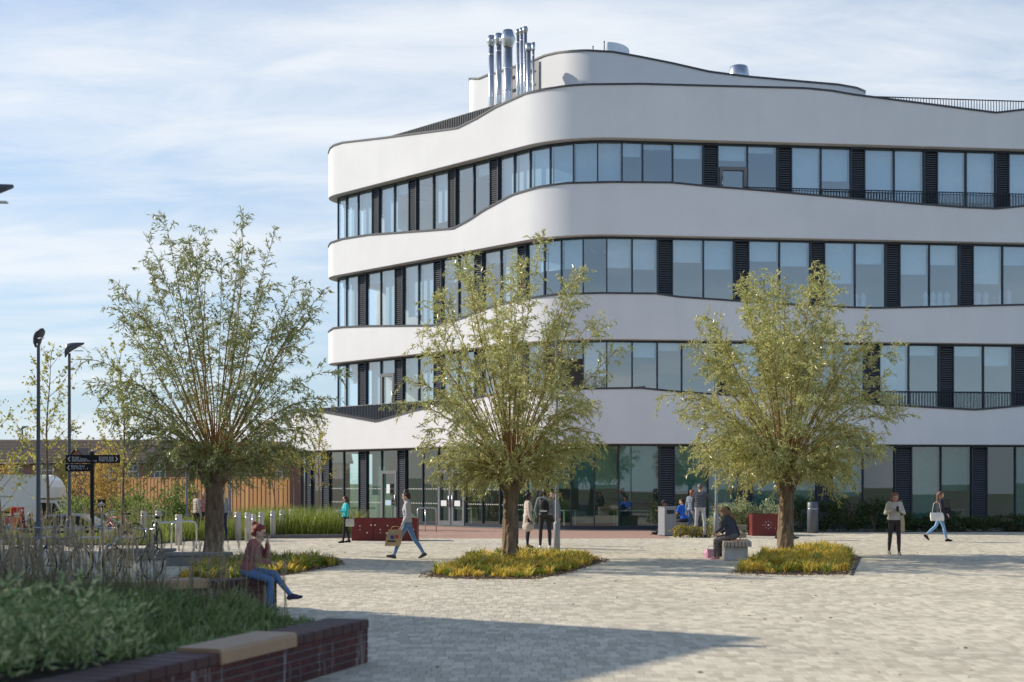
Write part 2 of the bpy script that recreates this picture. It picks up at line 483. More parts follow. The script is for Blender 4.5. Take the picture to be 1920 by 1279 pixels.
LU = np.array([0.668, -0.744])                        # direction of the left facade
LP = np.array([-0.71, 59.8])
CORNER = (2.015, 56.77)
RB = (44.0, 57 + 0.1178 * 40)
def main_path(t_left, r=1.7):
    B = LP - LU * t_left
    return Path(fillet([B + np.array([6.0, 12.0]), B, CORNER, RB], [r, 4.3]))
def fit(px_target, r=1.7):
    lo, hi = 8.0, 24.0
    for _ in range(30):
        m_ = (lo + hi) / 2
        if main_path(m_, r).px.min() > px_target: lo = m_
        else: hi = m_
    return main_path((lo + hi) / 2, r)
path_up = fit(616); path_lo = fit(548)
SOF = [3.44, 7.58, 11.72, 15.56]
TOPS = {
 3: [(616, 287), (619, 278), (626, 272), (642, 267), (720, 258), (857, 240), (893, 222), (930, 200), (985, 175), (1020, 167), (1060, 161), (1100, 158), (1200, 157), (1350, 161), (1510, 165), (1560, 170), (1600, 177), (1750, 196), (1868, 211), (1920, 205), (2100, 190)],
 2: [(616, 462), (620, 455), (640, 448), (690, 440), (800, 432), (850, 428), (880, 412), (905, 395), (960, 365), (1010, 350), (1060, 343), (1150, 341), (1260, 342), (1330, 349), (1420, 356), (1600, 372), (1800, 388), (1868, 391), (1920, 386), (2100, 370)],
 1: [(616, 622), (625, 615), (640, 613), (690, 611), (810, 610), (860, 598), (920, 575), (980, 560), (1050, 551), (1130, 549), (1230, 550), (1270, 556), (1400, 565), (1560, 575), (1640, 577), (1700, 576), (1920, 571), (2100, 560)],
 0: [(548, 775), (570, 768), (600, 771), (705, 790), (770, 771), (850, 752), (930, 738), (1050, 729), (1200, 727), (1260, 733), (1400, 743), (1650, 758), (1830, 768), (1920, 760), (2100, 745)],
}
bld = thing('campus_building', 'white curved four storey building with ribbon windows and wavy parapets', 'building', (6, 62, 0))
SETB = 0.5
# strips that run along a path -------------------------------------------------
def ribbon(mb, A, za, B, zb, mi=0, smooth=True, flip=False):
    n = len(A); vs = []
    za = np.broadcast_to(za, n); zb = np.broadcast_to(zb, n)
    for i in range(n):
        vs.append((A[i][0], A[i][1], za[i])); vs.append((B[i][0], B[i][1], zb[i]))
    fs = [((2 * i, 2 * i + 2, 2 * i + 3, 2 * i + 1) if not flip else (2 * i + 1, 2 * i + 3, 2 * i + 2, 2 * i)) for i in range(n - 1)]
    mb.add(vs, fs, mi, smooth)
BAND = {}
for lev in range(4):
    P = path_lo if lev == 0 else path_up
    z1 = P.ztop(TOPS[lev]); z0 = SOF[lev]
    if lev < 3:                                        # the part that runs round to the hidden back stays level
        pass
    Q = P.inset(0.45)
    mb = MB()
    ribbon(mb, P.p, z0 + .02, P.p, z1)
    ribbon(mb, P.p, z1, Q.p, z1)
    ribbon(mb, Q.p, z1, Q.p, z0)
    ribbon(mb, Q.p, z0, P.inset(.02).p, z0)
    ribbon(mb, P.inset(.02).p, z0, P.p, z0 + .02)
    bo = mb.build('spandrel_band', m_white, bld)
    cb = MB(); O = P.inset(-0.035); I = P.inset(0.48)
    ribbon(cb, O.p, z1 - .045, O.p, z1 + .03); ribbon(cb, O.p, z1 + .03, I.p, z1 + .045)
    ribbon(cb, I.p, z1 + .045, I.p, z1 - .03); ribbon(cb, P.inset(.002).p, z1 - .045, O.p, z1 - .045)
    cb.build('coping', m_cope, bo)
    BAND[lev] = (P, z1)
BACK = [(44, 95), (2, 95)]
def slab(P, d, z0, z1, name, m_):
    q = P.inset(d).p
    poly = [tuple(v) for v in q[::2]] + [tuple(q[-1])] + BACK
    MB().prism(poly, z0, z1).build(name, m_, bld)
slab(path_up, .52, SOF[1], SOF[1] + .45, 'floor_slab', m_slab)
slab(path_up, .52, SOF[2], SOF[2] + .45, 'floor_slab', m_slab)
slab(path_up, .52, SOF[3], SOF[3] + .45, 'floor_slab', m_slab)
slab(path_lo, .52, SOF[0], SOF[0] + .45, 'floor_slab', m_slab)
slab(path_up, .50, 16.55, 16.7, 'roof_deck', m_cope)
m_floor = mat('interior_floor', (0.22, 0.21, 0.20), 0.6, var=0.1)
slab(path_lo, .30, -0.008, 0.02, 'ground_floor_slab', m_floor)
# inner core that closes the rooms at the back
core = fillet([(4, 95), (-7.2, 74.5), (5.0, 61.8), (44, 66.4)], [.6, 2], 1.0)
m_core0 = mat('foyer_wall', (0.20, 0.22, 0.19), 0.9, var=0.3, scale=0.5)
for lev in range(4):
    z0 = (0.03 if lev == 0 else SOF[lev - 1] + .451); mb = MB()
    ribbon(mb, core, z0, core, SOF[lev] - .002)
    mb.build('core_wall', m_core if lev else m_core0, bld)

# glazing --------------------------------------------------------------------
def L(a, b): return ('L', a, b)
ROWS = {
 3: [629, 651, 673, L(700, 713), 741, L(768.6, 783.4), 814, L(842.6, 857.4), 889.7, L(920.7, 937), 965.8, 995.7, 1033, 1076, 1120.6, 1166, 1204.6, 1261, L(1317, 1346), 1401, L(1456, 1484), 1538.7, L(1594, 1621), 1675.7, L(1731, 1757), 1810.6, L(1865, 1891), 1945, L(1998, 2025), 2080],
 2: [628, 651, L(674, 689), 715.6, L(743, 758), 786.5, L(816, 831), 861.5, L(892, 907), 940.7, L(973.4, 989), 1022, 1053.5, 1093.8, 1137.5, 1185, L(1232, 1261), 1318.5, L(1375, 1404), 1461, L(1518, 1546), 1602.4, L(1659, 1687), 1741.8, L(1797, 1824), 1879, L(1934, 1961), 2015, 2070],
 1: [628, 651, L(674, 689), 715.6, L(743, 758), 786.5, L(816, 831), 861.5, L(892, 907), 940.7, L(973.4, 989), 1022, 1053.5, 1093.8, 1137.5, 1185, 1232, 1278, L(1341, 1370), 1425, L(1480, 1509), 1564, L(1619, 1649), 1703, L(1759, 1787), 1843, L(1898, 1925), 1980, 2040],
 0: [560, L(575, 586), L(606, 620), 646, L(675, 690), 717, L(748, 763), 794, 823.5, 849, 875, 906, 938.6, 965, 990, 1026, 1071, 1114.6, 1160, L(1235, 1265), 1327, L(1384, 1411), 1470, L(1530, 1560), 1617.5, L(1676, 1709), 1763.6, L(1820, 1850), 1903, L(1965, 1993), 2050],
}
def louvre(P, s0, s1, z0f, zt, parent):
    a, b = P.at_s(s0), P.at_s(s1); nrm = P.n_at((s0 + s1) / 2); z0 = min(z0f(s0), z0f(s1))
    t = (b - a); wd = np.linalg.norm(t); t /= wd; c = (a + b) / 2; rz = math.atan2(t[1], t[0])
    fr = MB()
    cb = c - nrm * .06
    fr.box((cb[0], cb[1], (z0 + zt) / 2), (wd, .02, zt - z0), rz)
    for e in (-1, 1):
        q = c + t * e * (wd / 2 - .025) + nrm * .03
        fr.box((q[0], q[1], (z0 + zt) / 2), (.05, .16, zt - z0), rz)
    q = c + nrm * .03
    fr.box((q[0], q[1], zt - .05), (wd - .10, .158, .1), rz)
    lo = fr.build('louvre_panel', m_dark, parent)
    sl = MB(); z = z0 + .08; zz = []
    while z < zt - .13:
        v = []
        for e, dn, dz in ((-1, .07, 0), (1, .07, 0), (1, -.03, .075), (-1, -.03, .075)):
            q = c + t * e * (wd / 2 - .05) + nrm * dn; v.append((q[0], q[1], z + dz))
        v2 = [(x[0], x[1], x[2] - .034) for x in v]
        sl.add(v + v2, [(0, 1, 2, 3), (7, 6, 5, 4), (4, 5, 1, 0)])
        z += .092
    tag(sl.build('louvre_slats', m_louv, lo), kind='stuff')
blind_rng = random.Random(5)
m_blind2 = mat('grey_blind', (0.20, 0.34, 0.33), 0.9, var=0.08, trans=0.3)
m_notice = mat('paper_notice', (0.75, 0.78, 0.80), 0.7, var=0.03)
PANES = {}
for lev in range(4):
    P0 = path_lo if lev == 0 else path_up
    P = P0.inset(SETB); zt = SOF[lev] - .002
    if lev == 0:
        z0f = lambda s: 0.03
    else:
        PB, zb = BAND[lev - 1]; QB = PB.inset(SETB)
        def z0f(s, QB=QB, zb=zb, P=P):
            q = P.at_s(s); pxx = 960 + F * q[0] / q[1]
            return QB.z_at(zb, QB.s_at(pxx)) - .10
    cells = []; prev = None; mull = []
    for e in ROWS[lev]:
        if isinstance(e, tuple):
            s0, s1 = P.s_at(e[1]), P.s_at(e[2])
            if prev is not None and s0 - prev > .05: cells.append((prev, s0))
            louvre(P, s0, s1, z0f, zt, bld); prev = s1
        else:
            s0 = P.s_at(e)
            if prev is not None: cells.append((prev, s0))
            mull.append(s0); prev = s0
    PANES[lev] = (P, cells, z0f, zt)
    for s0 in mull:
        q = P.at_s(s0) + P.n_at(s0) * .03; nn = P.n_at(s0); zb_ = z0f(s0)
        MB().box((q[0], q[1], (zb_ + zt) / 2), (.05, .09, zt - zb_), math.atan2(nn[1], nn[0]) + math.pi / 2).build('mullion', m_dark, bld)
    # head and sill rails
    sa, sb = P.s_at(ROWS[lev][0]), P.s_at(ROWS[lev][-1])
    keep = np.where((P.s >= sa) & (P.s <= sb))[0]
    O = P.inset(-.09).p[keep]; I = P.inset(.05).p[keep]; zz = np.array([z0f(v) for v in P.s[keep]])
    hr = MB(); ribbon(hr, O, zt - .075, O, zt - .003); ribbon(hr, I, zt - .075, O, zt - .075)
    hr.build('head_rail', m_dark, bld)
    sr = MB(); ribbon(sr, O, zz, O, zz + .14); ribbon(sr, O, zz + .14, I, zz + .14)
    sr.build('sill_rail', m_dark, bld)
    for s0, s1 in cells:
        a, b = P.at_s(s0), P.at_s(s1); za, zb_ = z0f(s0), z0f(s1)
        pxm = 960 + F * (a + b)[0] / (a + b)[1]
        nv = P.n_at((s0 + s1) / 2); jt = [blind_rng.gauss(0, .005) for _ in range(3)]; jt.append(jt[0] + jt[2] - jt[1])   # no pane is set perfectly true
        v = [(q_[0] + nv[0] * j_, q_[1] + nv[1] * j_, z_) for q_, z_, j_ in ((a, za, jt[0]), (b, zb_, jt[1]), (b, zt, jt[2]), (a, zt, jt[3]))]
        gl = MB().add(v, [(0, 1, 2, 3)]).build('window_pane', g_lo if lev == 0 else g_up, bld)
        if pxm > 1950 : continue
        n_ = P.n_at((s0 + s1) / 2); h = zt - min(za, zb_)
        if lev == 0:
            dr = 1.0 if pxm > 1140 and blind_rng.random() < .4 else blind_rng.choice([0.0, .0, .55, .62])
            if 1040 < pxm < 1140: dr = .52
        elif pxm < 1000: dr = blind_rng.choice([.0, .2, .35, .8, 1.0, 1.0])
        elif lev == 3: dr = blind_rng.choice([.95, .98, .92, .6, .75, .85]) if not 1150 < pxm < 1460 else blind_rng.choice([.05, .12, .3, .9])
        elif lev == 2: dr = blind_rng.choice([.22, .36, .52, .45, .6, .3]) if pxm > 1185 else blind_rng.choice([.2, .5, .0])
        else: dr = blind_rng.choice([.95, .9, .15, .7, .3, .0])
        if dr > .03:
            t = (b - a) / np.linalg.norm(b - a); A = a + t * .06 - n_ * .2; B_ = b - t * .06 - n_ * .2
            z0b = zt - .06 - (h - .12) * dr
            bl = MB().add([(A[0], A[1], z0b), (B_[0], B_[1], z0b), (B_[0], B_[1], zt - .06), (A[0], A[1], zt - .06)], [(0, 1, 2, 3)])
            bl.tube([(A[0], A[1], z0b), (B_[0], B_[1], z0b)], .018, 6)
            bl.tube([(A[0], A[1], zt - .07), (B_[0], B_[1], zt - .07)], .035, 6)
            bl.build('roller_blind', m_blind if lev else m_blind2, bld)
# room fittings seen through the glass: ceiling light strips and desks along the glazing
m_strip = mat('light_strip', (0.80, 0.80, 0.78), 0.5, var=.02)
m_desk = mat('desk', (0.50, 0.44, 0.36), 0.6, var=.1); m_screen = mat('monitor', (0.03, 0.03, 0.035), 0.3, var=.1)
fit_rng = random.Random(9)
for lev in range(4):
    P_, cells_, z0f_, zt_ = PANES[lev]; fl = 0.03 if lev == 0 else SOF[lev - 1] + .45
    for s0, s1 in cells_[::2]:
        c_ = P_.at_s((s0 + s1) / 2); n_ = P_.n_at((s0 + s1) / 2); rz_ = math.atan2(n_[1], n_[0])
        if 960 + F * c_[0] / c_[1] > 1940 or c_[0] < -7.0: continue
        for dd in (1.4, 3.0):
            q = c_ - n_ * dd; MB().box((q[0], q[1], zt_ - .06), (1.3, .12, .05), rz_).build('ceiling_light', m_strip, bld)
        if fit_rng.random() < .7:
            q = c_ - n_ * 1.2; d_ = MB().box((q[0], q[1], fl + .73), (.75, 1.5, .04), rz_)
            for e1 in (-1, 1):
                for e2 in (-1, 1):
                    qq = q + np.array([math.cos(rz_), math.sin(rz_)]) * e1 * .33 + np.array([-math.sin(rz_), math.cos(rz_)]) * e2 * .7
                    d_.box((qq[0], qq[1], fl + .355), (.05, .05, .71), rz_)
            do = d_.build('desk', m_desk, bld)
            MB().box((q[0], q[1], fl + 1.0), (.04, .55, .34), rz_).box((q[0], q[1], fl + .79), (.15, .2, .08), rz_).build('monitor', m_screen, do)
# white dress forms lined up behind the second floor glass
P2, _, z2f, _ = PANES[2]; m_form = mat('dress_form', (0.78, 0.78, 0.77), 0.7, var=.04)
df_px = [1616, 1631, 1749, 1763, 1776, 1790, 1833, 1848, 1863, 1892, 1907]
for i, px_ in enumerate(df_px):
    s_ = P2.s_at(px_); c_ = P2.at_s(s_) - P2.n_at(s_) * .75; z_ = z2f(s_) + .16
    t_ = thing('dress_form', 'white dress form behind second floor glass, %s from the left in the row' % ORD[i], 'dress form', (c_[0], c_[1], z_ - .5), 0, 'white dress forms in the studio')
    MB().lathe((c_[0], c_[1], z_), [(.10, 0), (.145, .06), (.13, .18), (.095, .30), (.13, .46), (.14, .52), (.10, .60), (.045, .64), (.045, .70), (.02, .71)], 12).build('torso', m_form, t_)
    MB().lathe((c_[0], c_[1], z_ - .5), [(.16, 0), (.16, .02), (.02, .04), (.02, .5)], 8).build('stand', m_black, t_)
# pale dot bands and doors on the ground floor
P, cells, z0f, zt = PANES[0]
def on_glass(px, z, out_=0.012):
    s0 = P.s_at(px); q = P.at_s(s0) + P.n_at(s0) * out_
    return Vector((q[0], q[1], z)), P.n_at(s0)
dots = MB()
for s0, s1 in cells:
    a, b = P.at_s(s0), P.at_s(s1); pxm = 960 + F * (a + b)[0] / (a + b)[1]
    if not 630 < pxm < 985: continue
    t = (b - a) / np.linalg.norm(b - a); n_ = P.n_at((s0 + s1) / 2); rz = math.atan2(t[1], t[0])
    k = .12
    while k < np.linalg.norm(b - a) - .08:
        for z in (0.98, 1.62):
            q = a + t * k + n_ * .012; dots.box((q[0], q[1], z), (.045, .006, .045), rz)
        k += .12
tag(dots.build('glass_marking_dots', m_wtxt, bld), kind='stuff')
m_doorf = mat('door_frame_grey', (0.17, 0.18, 0.19), 0.45, var=0.08)
def door(pa, pb, zh, handle=1, lab=None, z0=0.04, PP=None):
    PP = PP or P
    s0, s1 = PP.s_at(pa), PP.s_at(pb); a, b = PP.at_s(s0), PP.at_s(s1); t = (b - a); wd = np.linalg.norm(t); t /= wd
    n_ = PP.n_at((s0 + s1) / 2); rz = math.atan2(t[1], t[0]); c = (a + b) / 2 + n_ * .05
    m_ = MB()
    for e in (-1, 1):
        q = c + t * e * (wd / 2 - .08); m_.box((q[0], q[1], (z0 + zh) / 2), (.13, .12, zh - z0), rz)
    m_.box((c[0], c[1], zh - .07), (wd - .29, .118, .14), rz); m_.box((c[0], c[1], z0 + .10), (wd - .29, .118, .2), rz)
    d_ = m_.build('door', m_doorf, bld)
    q = c + t * handle * (wd / 2 - .1) + n_ * .09
    MB().tube([(q[0], q[1], z0 + .8), (q[0], q[1], z0 + 1.3)], .02, 6).build('handle', m_steel, d_)
    return d_, c, n_, rz
d1, c1, nn1, rz1 = door(717, 747, 2.45)
q = c1 + nn1 * .075
MB().box((q[0], q[1], 1.62), (.25, .008, .42), rz1).build('notice', m_notice, d1)
MB().box((q[0], q[1], .98), (.42, .008, .24), rz1).build('notice', mat('blue_notice', (0.45, 0.62, 0.75), 0.6, var=0.2, scale=20), d1)
for x0, x1, h_ in ((824, 848.5, 1), (849.5, 874, -1)):
    d2, c2, nn2, rz2 = door(x0, x1, 2.45, h_)
    q = c2 + nn2 * .075
    MB().box((q[0], q[1], 1.0), (.38, .008, .24), rz2).build('notice', m_notice, d2)
Pb = PANES[1][0]; door(716.5, 742, 6.9, 1, z0=4.75, PP=Pb)
Pd = PANES[3][0]; door(1348, 1400, 14.62, -1, z0=12.9, PP=Pd)
# railings ------------------------------------------------------------------
def railing(lev, pa, pb, ztop, inset=.30, pitch=.12, r=.010, name='railing'):
    PB, zb = BAND[lev]; Q = PB.inset(inset); mb = MB()
    s0, s1 = Q.s_at(pa), Q.s_at(pb); n = max(2, int((s1 - s0) / pitch)); top = []
    for i in range(n + 1):
        s_ = s0 + (s1 - s0) * i / n; q = Q.at_s(s_); z0 = Q.z_at(zb, s_)
        top.append((q[0], q[1], ztop))
        if z0 < ztop - .03:
            nn = Q.n_at(s_)
            mb.box((q[0], q[1], (z0 - .05 + ztop) / 2), (r * 2, r * 3.4, ztop - z0 + .05), math.atan2(nn[1], nn[0]) + math.pi / 2)
    mb.tube(top[::3] + [top[-1]], .024, 6)
    mb.build(name, m_dark, bld)
railing(3, 700, 934, 17.8, r=.024, inset=.6)
railing(3, 1588, 2060, 17.6)
railing(2, 1395, 2060, 13.78)
railing(0, 1590, 2060, 5.61)
railing(0, 560, 872, 5.5, r=.026)
# plant room on the roof ----------------------------------------------------
pp = Path(fillet([(3.2, 77), (-2.35, 69.0), (3.2, 62.4), (17.6, 64.6), (14, 75)], [1.2, 2.6, 3.5]))
PT = [(904, 147), (907, 142), (935, 135), (960, 126), (985, 118), (1005, 111), (1020, 104), (1045, 98), (1075, 95), (1100, 94), (1150, 97), (1200, 106), (1260, 118), (1330, 134), (1400, 143), (1500, 152), (1570, 158), (1605, 164), (1625, 172), (1632, 178)]
k = int(np.argmax(np.where(np.arange(len(pp.px)) > pp.sil, pp.px, 0)))
zp = pp.ztop(PT); zp[k:] = zp[k]
mb = MB(); ribbon(mb, pp.p, 16.7, pp.p, zp); pr = mb.build('plant_room_wall', m_white, bld)
O = pp.inset(-.04); I = pp.inset(.4)
cb = MB(); ribbon(cb, O.p, zp - .05, O.p, zp + .03); ribbon(cb, O.p, zp + .03, I.p, zp + .04); ribbon(cb, pp.inset(.003).p, zp - .05, O.p, zp - .05)
cb.build('coping', m_cope, pr)
# roof sheet closing the plant room
qi = pp.inset(.2); mb = MB()
vs = [(p[0], p[1], z - .15) for p, z in zip(qi.p, zp)]
cen = (7.0, 70.0, 18.6); mb.add(vs + [cen], [(i, i + 1, len(vs)) for i in range(len(vs) - 1)] + [(len(vs) - 1, 0, len(vs))])
mb.build('plant_room_roof', m_cope, pr)
m_pan = mat('shaded_panel_grey', (0.22, 0.22, 0.23), 0.5, var=0.1)  # grey metal, its dark tone also standing for the shaded recess behind the flues
s0, s1 = pp.s_at(950), pp.s_at(1014)
sel = np.where((pp.s >= s0) & (pp.s <= s1))[0]
mb = MB(); Oq = pp.inset(-.06).p[sel]; ribbon(mb, Oq, 16.75, Oq, zp[sel] - .12); mb.build('shaded_metal_panel', m_pan, pr)
for dz in (.5, 1.1):
    mb = MB(); mb.tube([(*(pp.inset(-.12).p[i]), zp[i] - dz) for i in sel[::3]], .03, 6); mb.build('pipe_bracket', m_black, pr)

# flues (each stands on its own) -------------------------------------------
def flue(px, top_py, wpx, Y, cowl, label):
    X = (px - 960) / F * Y; r = wpx / 2 / F * Y; zt = CAMZ + (HZ - top_py) * Y / F
    t = thing('flue', label, 'chimney', (X, Y, 16.7), 0, 'steel flues on the roof')
    if cowl:
        zc = zt - r * 3.9
        MB().lathe((X, Y, 0), [(r, 16.7), (r, zc)], 16).build('pipe', m_steel, t)
        MB().lathe((X, Y, 0), [(r * 1.02, zc), (r * 1.08, zc + .06), (r * 1.65, zc + r * 1.9), (r * 1.65, zc + r * 2.0), (r * 1.05, zt)], 16).build('cowl', m_steel, t)
    else:
        MB().lathe((X, Y, 0), [(r, 16.7), (r, zt - .35)], 14).build('pipe', m_steel, t)
        MB().lathe((X, Y, 0), [(r * 1.05, zt - .35), (r * 1.45, zt - .30), (r * 1.45, zt)], 14).build('cowl', m_steel, t)
    rings = MB(); z = 17.2
    while z < zt - r * 4.5 - .2:
        rings.lathe((X, Y, 0), [(r * 1.015, z), (r * 1.06, z + .015), (r * 1.06, z + .05), (r * 1.015, z + .065)], 14); z += .95
    if rings.v: rings.build('joint_rings', m_steel, t)
YF = 62.6
flue(921, 67, 10.5, 64.4, True, 'steel flue furthest left of the roof cluster, medium width with cone cowl')
flue(935, 63, 11, 63.9, True, 'second steel flue from left, medium width, beside the widest flue')
flue(952.5, 57, 17, 63.3, True, 'widest steel flue with large cone cowl in the roof cluster')
flue(971, 55, 6.0, 62.6, True, 'thin steel flue just right of the widest one')
flue(978, 52.5, 6.0, 62.3, True, 'thin steel flue in the middle of the three tallest thin ones')
flue(985, 50, 6.6, 62.0, True, 'tallest thin steel flue with small cone cowl on the roof')
flue(991, 82, 8.5, 61.5, False, 'short steel flue with flat collar top in front of the thin ones')
flue(1000, 80, 4.6, 61.3, False, 'thinnest short steel flue at the right end of the cluster')
# roof vents
c = at(1385, 143, 66.0)
MB().lathe((c.x, c.y, 0), [(.52, c.z - 1.2), (.50, c.z - .05), (.40, c.z + .42), (.36, c.z + .45)], 24).solo('roof_vent', m_steel, 'round tapered steel roof vent poking above the sloping plant room parapet', 'vent')
c = at(1160, 100, 66.0); mb = MB(); prof = []
for i in range(9):
    a = math.pi * .5 * i / 8; prof.append((-.55 + 1.0 * math.sin(a), .42 * math.cos(a) - .05))
vs = []
for yy in (-.5, .5):
    for x_, z_ in prof: vs.append((c.x + x_, c.y + yy, c.z + z_))
    for x_, z_ in reversed(prof): vs.append((c.x + x_ * .97 - .01, c.y + yy, c.z + z_ - 1.2))
n9 = 18
mb.add(vs, [tuple(range(n9)), tuple(reversed(range(n9, 2 * n9)))] + [(i, n9 + i, n9 + (i + 1) % n9, (i + 1) % n9) for i in range(n9)])
mb.solo('roof_hood', m_steel, 'curved steel hood on top of the plant room near its highest point', 'vent')
for px_, h_ in ((1112, .18), (1133, .4)):
    c = at(px_, 96, 63.6); MB().lathe((c.x, c.y, c.z - .2), [(.02, 0), (.02, .2 + h_), (.03, .2 + h_), (.03, .25 + h_)], 8).build('lightning_rod', m_black, pr)

# red paving apron and kerb in front of the doors
edge = [(p[0] + n[0] * .2, p[1] + n[1] * .2) for p, n in zip(path_lo.p, path_lo.n)]
edge = [e for i, e in enumerate(edge) if path_lo.s[i] > path_lo.s[path_lo.sil] and e[0] < 5.5][::4]
poly = [(5.5, 49.0), (5.5, 57.05)] + list(reversed(edge)) + [(-10.5, 60.0), (-8.0, 49.0)]
MB().add([(p[0], p[1], 0.002) for p in poly], [tuple(range(len(poly)))]).build('brick_apron', m_redpave)['kind'] = 'structure'
# ================================================================== VEGETATION TOOLS
def pieces(name, V, pattern, mats, parent=None, world=True, smooth=False):
    V = np.asarray(V, dtype=np.float32); n, k = V.shape[:2]
    off = np.array(origin(parent)) if (parent is not None and world) else np.zeros(3)
    me = bpy.data.meshes.new(name)
    me.vertices.add(n * k); me.vertices.foreach_set('co', (V.reshape(-1, 3) - off).astype(np.float32).ravel())
    q = len(pattern[0]); pat = np.array(pattern)
    idx = (np.arange(n)[:, None, None] * k + pat[None]).reshape(-1).astype(np.int32)
    me.loops.add(len(idx)); me.loops.foreach_set('vertex_index', idx)
    nf = n * len(pattern)
    me.polygons.add(nf); me.polygons.foreach_set('loop_start', np.arange(0, nf * q, q, dtype=np.int32))
    me.materials.append(mats)
    me.polygons.foreach_set('use_smooth', np.full(nf, smooth, dtype=bool))
    me.update(calc_edges=True)
    return link(name, me, parent)
def unit(v): return v / np.maximum(np.linalg.norm(v, axis=-1, keepdims=True), 1e-9)
def leaf_pieces(pos, dr, ln, wd, rg):
    """folded leaves: base, two sides, tip (two triangles each side of the rib -> 2 quads collapsed to 4 points)"""
    n = len(pos); dr = unit(dr)
    side = unit(np.cross(dr, rg.normal(size=(n, 3)))); nrm = np.cross(side, dr)
    ln = np.asarray(ln).reshape(-1, 1); wd = np.asarray(wd).reshape(-1, 1)
    mid = pos + dr * ln * .45
    return np.stack([pos, mid + side * wd / 2 + nrm * wd * .12, pos + dr * ln - nrm * ln * .06, mid - side * wd / 2 + nrm * wd * .12], 1)
LEAF_PAT = [(0, 1, 2, 3)]
def blade_pieces(base, h, wd, lean, rg, curve=1.0):
    n = len(base); az = rg.uniform(0, 2 * np.pi, n)
    d = np.stack([np.cos(az), np.sin(az), np.zeros(n)], 1); sd = np.stack([-np.sin(az), np.cos(az), np.zeros(n)], 1)
    sd = sd + d * rg.normal(0, .6, (n, 1)); sd = unit(sd)
    h = np.asarray(h).reshape(-1, 1); lean = np.asarray(lean).reshape(-1, 1); up = np.array([[0, 0, 1.0]])
    p1 = base + up * h * .55 + d * h * lean * .35; p2 = base + up * h * (1 - .35 * lean * curve) + d * h * lean
    w0, w1, w2 = wd, wd * .85, wd * .12
    return np.stack([base - sd * w0 / 2, base + sd * w0 / 2, p1 - sd * w1 / 2, p1 + sd * w1 / 2, p2 - sd * w2 / 2, p2 + sd * w2 / 2], 1)
BLADE_PAT = [(0, 1, 3, 2), (2, 3, 5, 4)]
def in_poly(pts, poly):
    x, y = pts[:, 0], pts[:, 1]; ins = np.zeros(len(pts), bool); j = len(poly) - 1
    for i in range(len(poly)):
        xi, yi = poly[i][:2]; xj, yj = poly[j][:2]
        c = ((yi > y) != (yj > y)) & (x < (xj - xi) * (y - yi) / (yj - yi + 1e-12) + xi); ins ^= c; j = i
    return ins
def scatter(poly, n, rg):
    a = np.array([p[:2] for p in poly]); lo, hi = a.min(0), a.max(0); out = np.zeros((0, 2))
    while len(out) < n:
        q = rg.uniform(lo, hi, (n * 2, 2)); out = np.r_[out, q[in_poly(q, a)]]
    return out[:n]
m_bark = mat('willow_bark', (0.09, 0.062, 0.04), 0.95, col2=(0.32, 0.235, 0.155), scale=9, bump=1.0, bscale=22, stretch=(1, 1, .28))
m_shoot = mat('willow_shoot', (0.30, 0.17, 0.065), 0.7, var=0.3)
m_wleaf = mat('willow_leaf', (0.24, 0.29, 0.05), 0.28, col2=(0.78, 0.73, 0.36), island=0.85, trans=0.45, spec=0.7)
m_wleaf1 = mat('willow_leaf_dull', (0.16, 0.21, 0.05), 0.32, col2=(0.50, 0.51, 0.23), island=0.85, trans=0.38, spec=0.6)

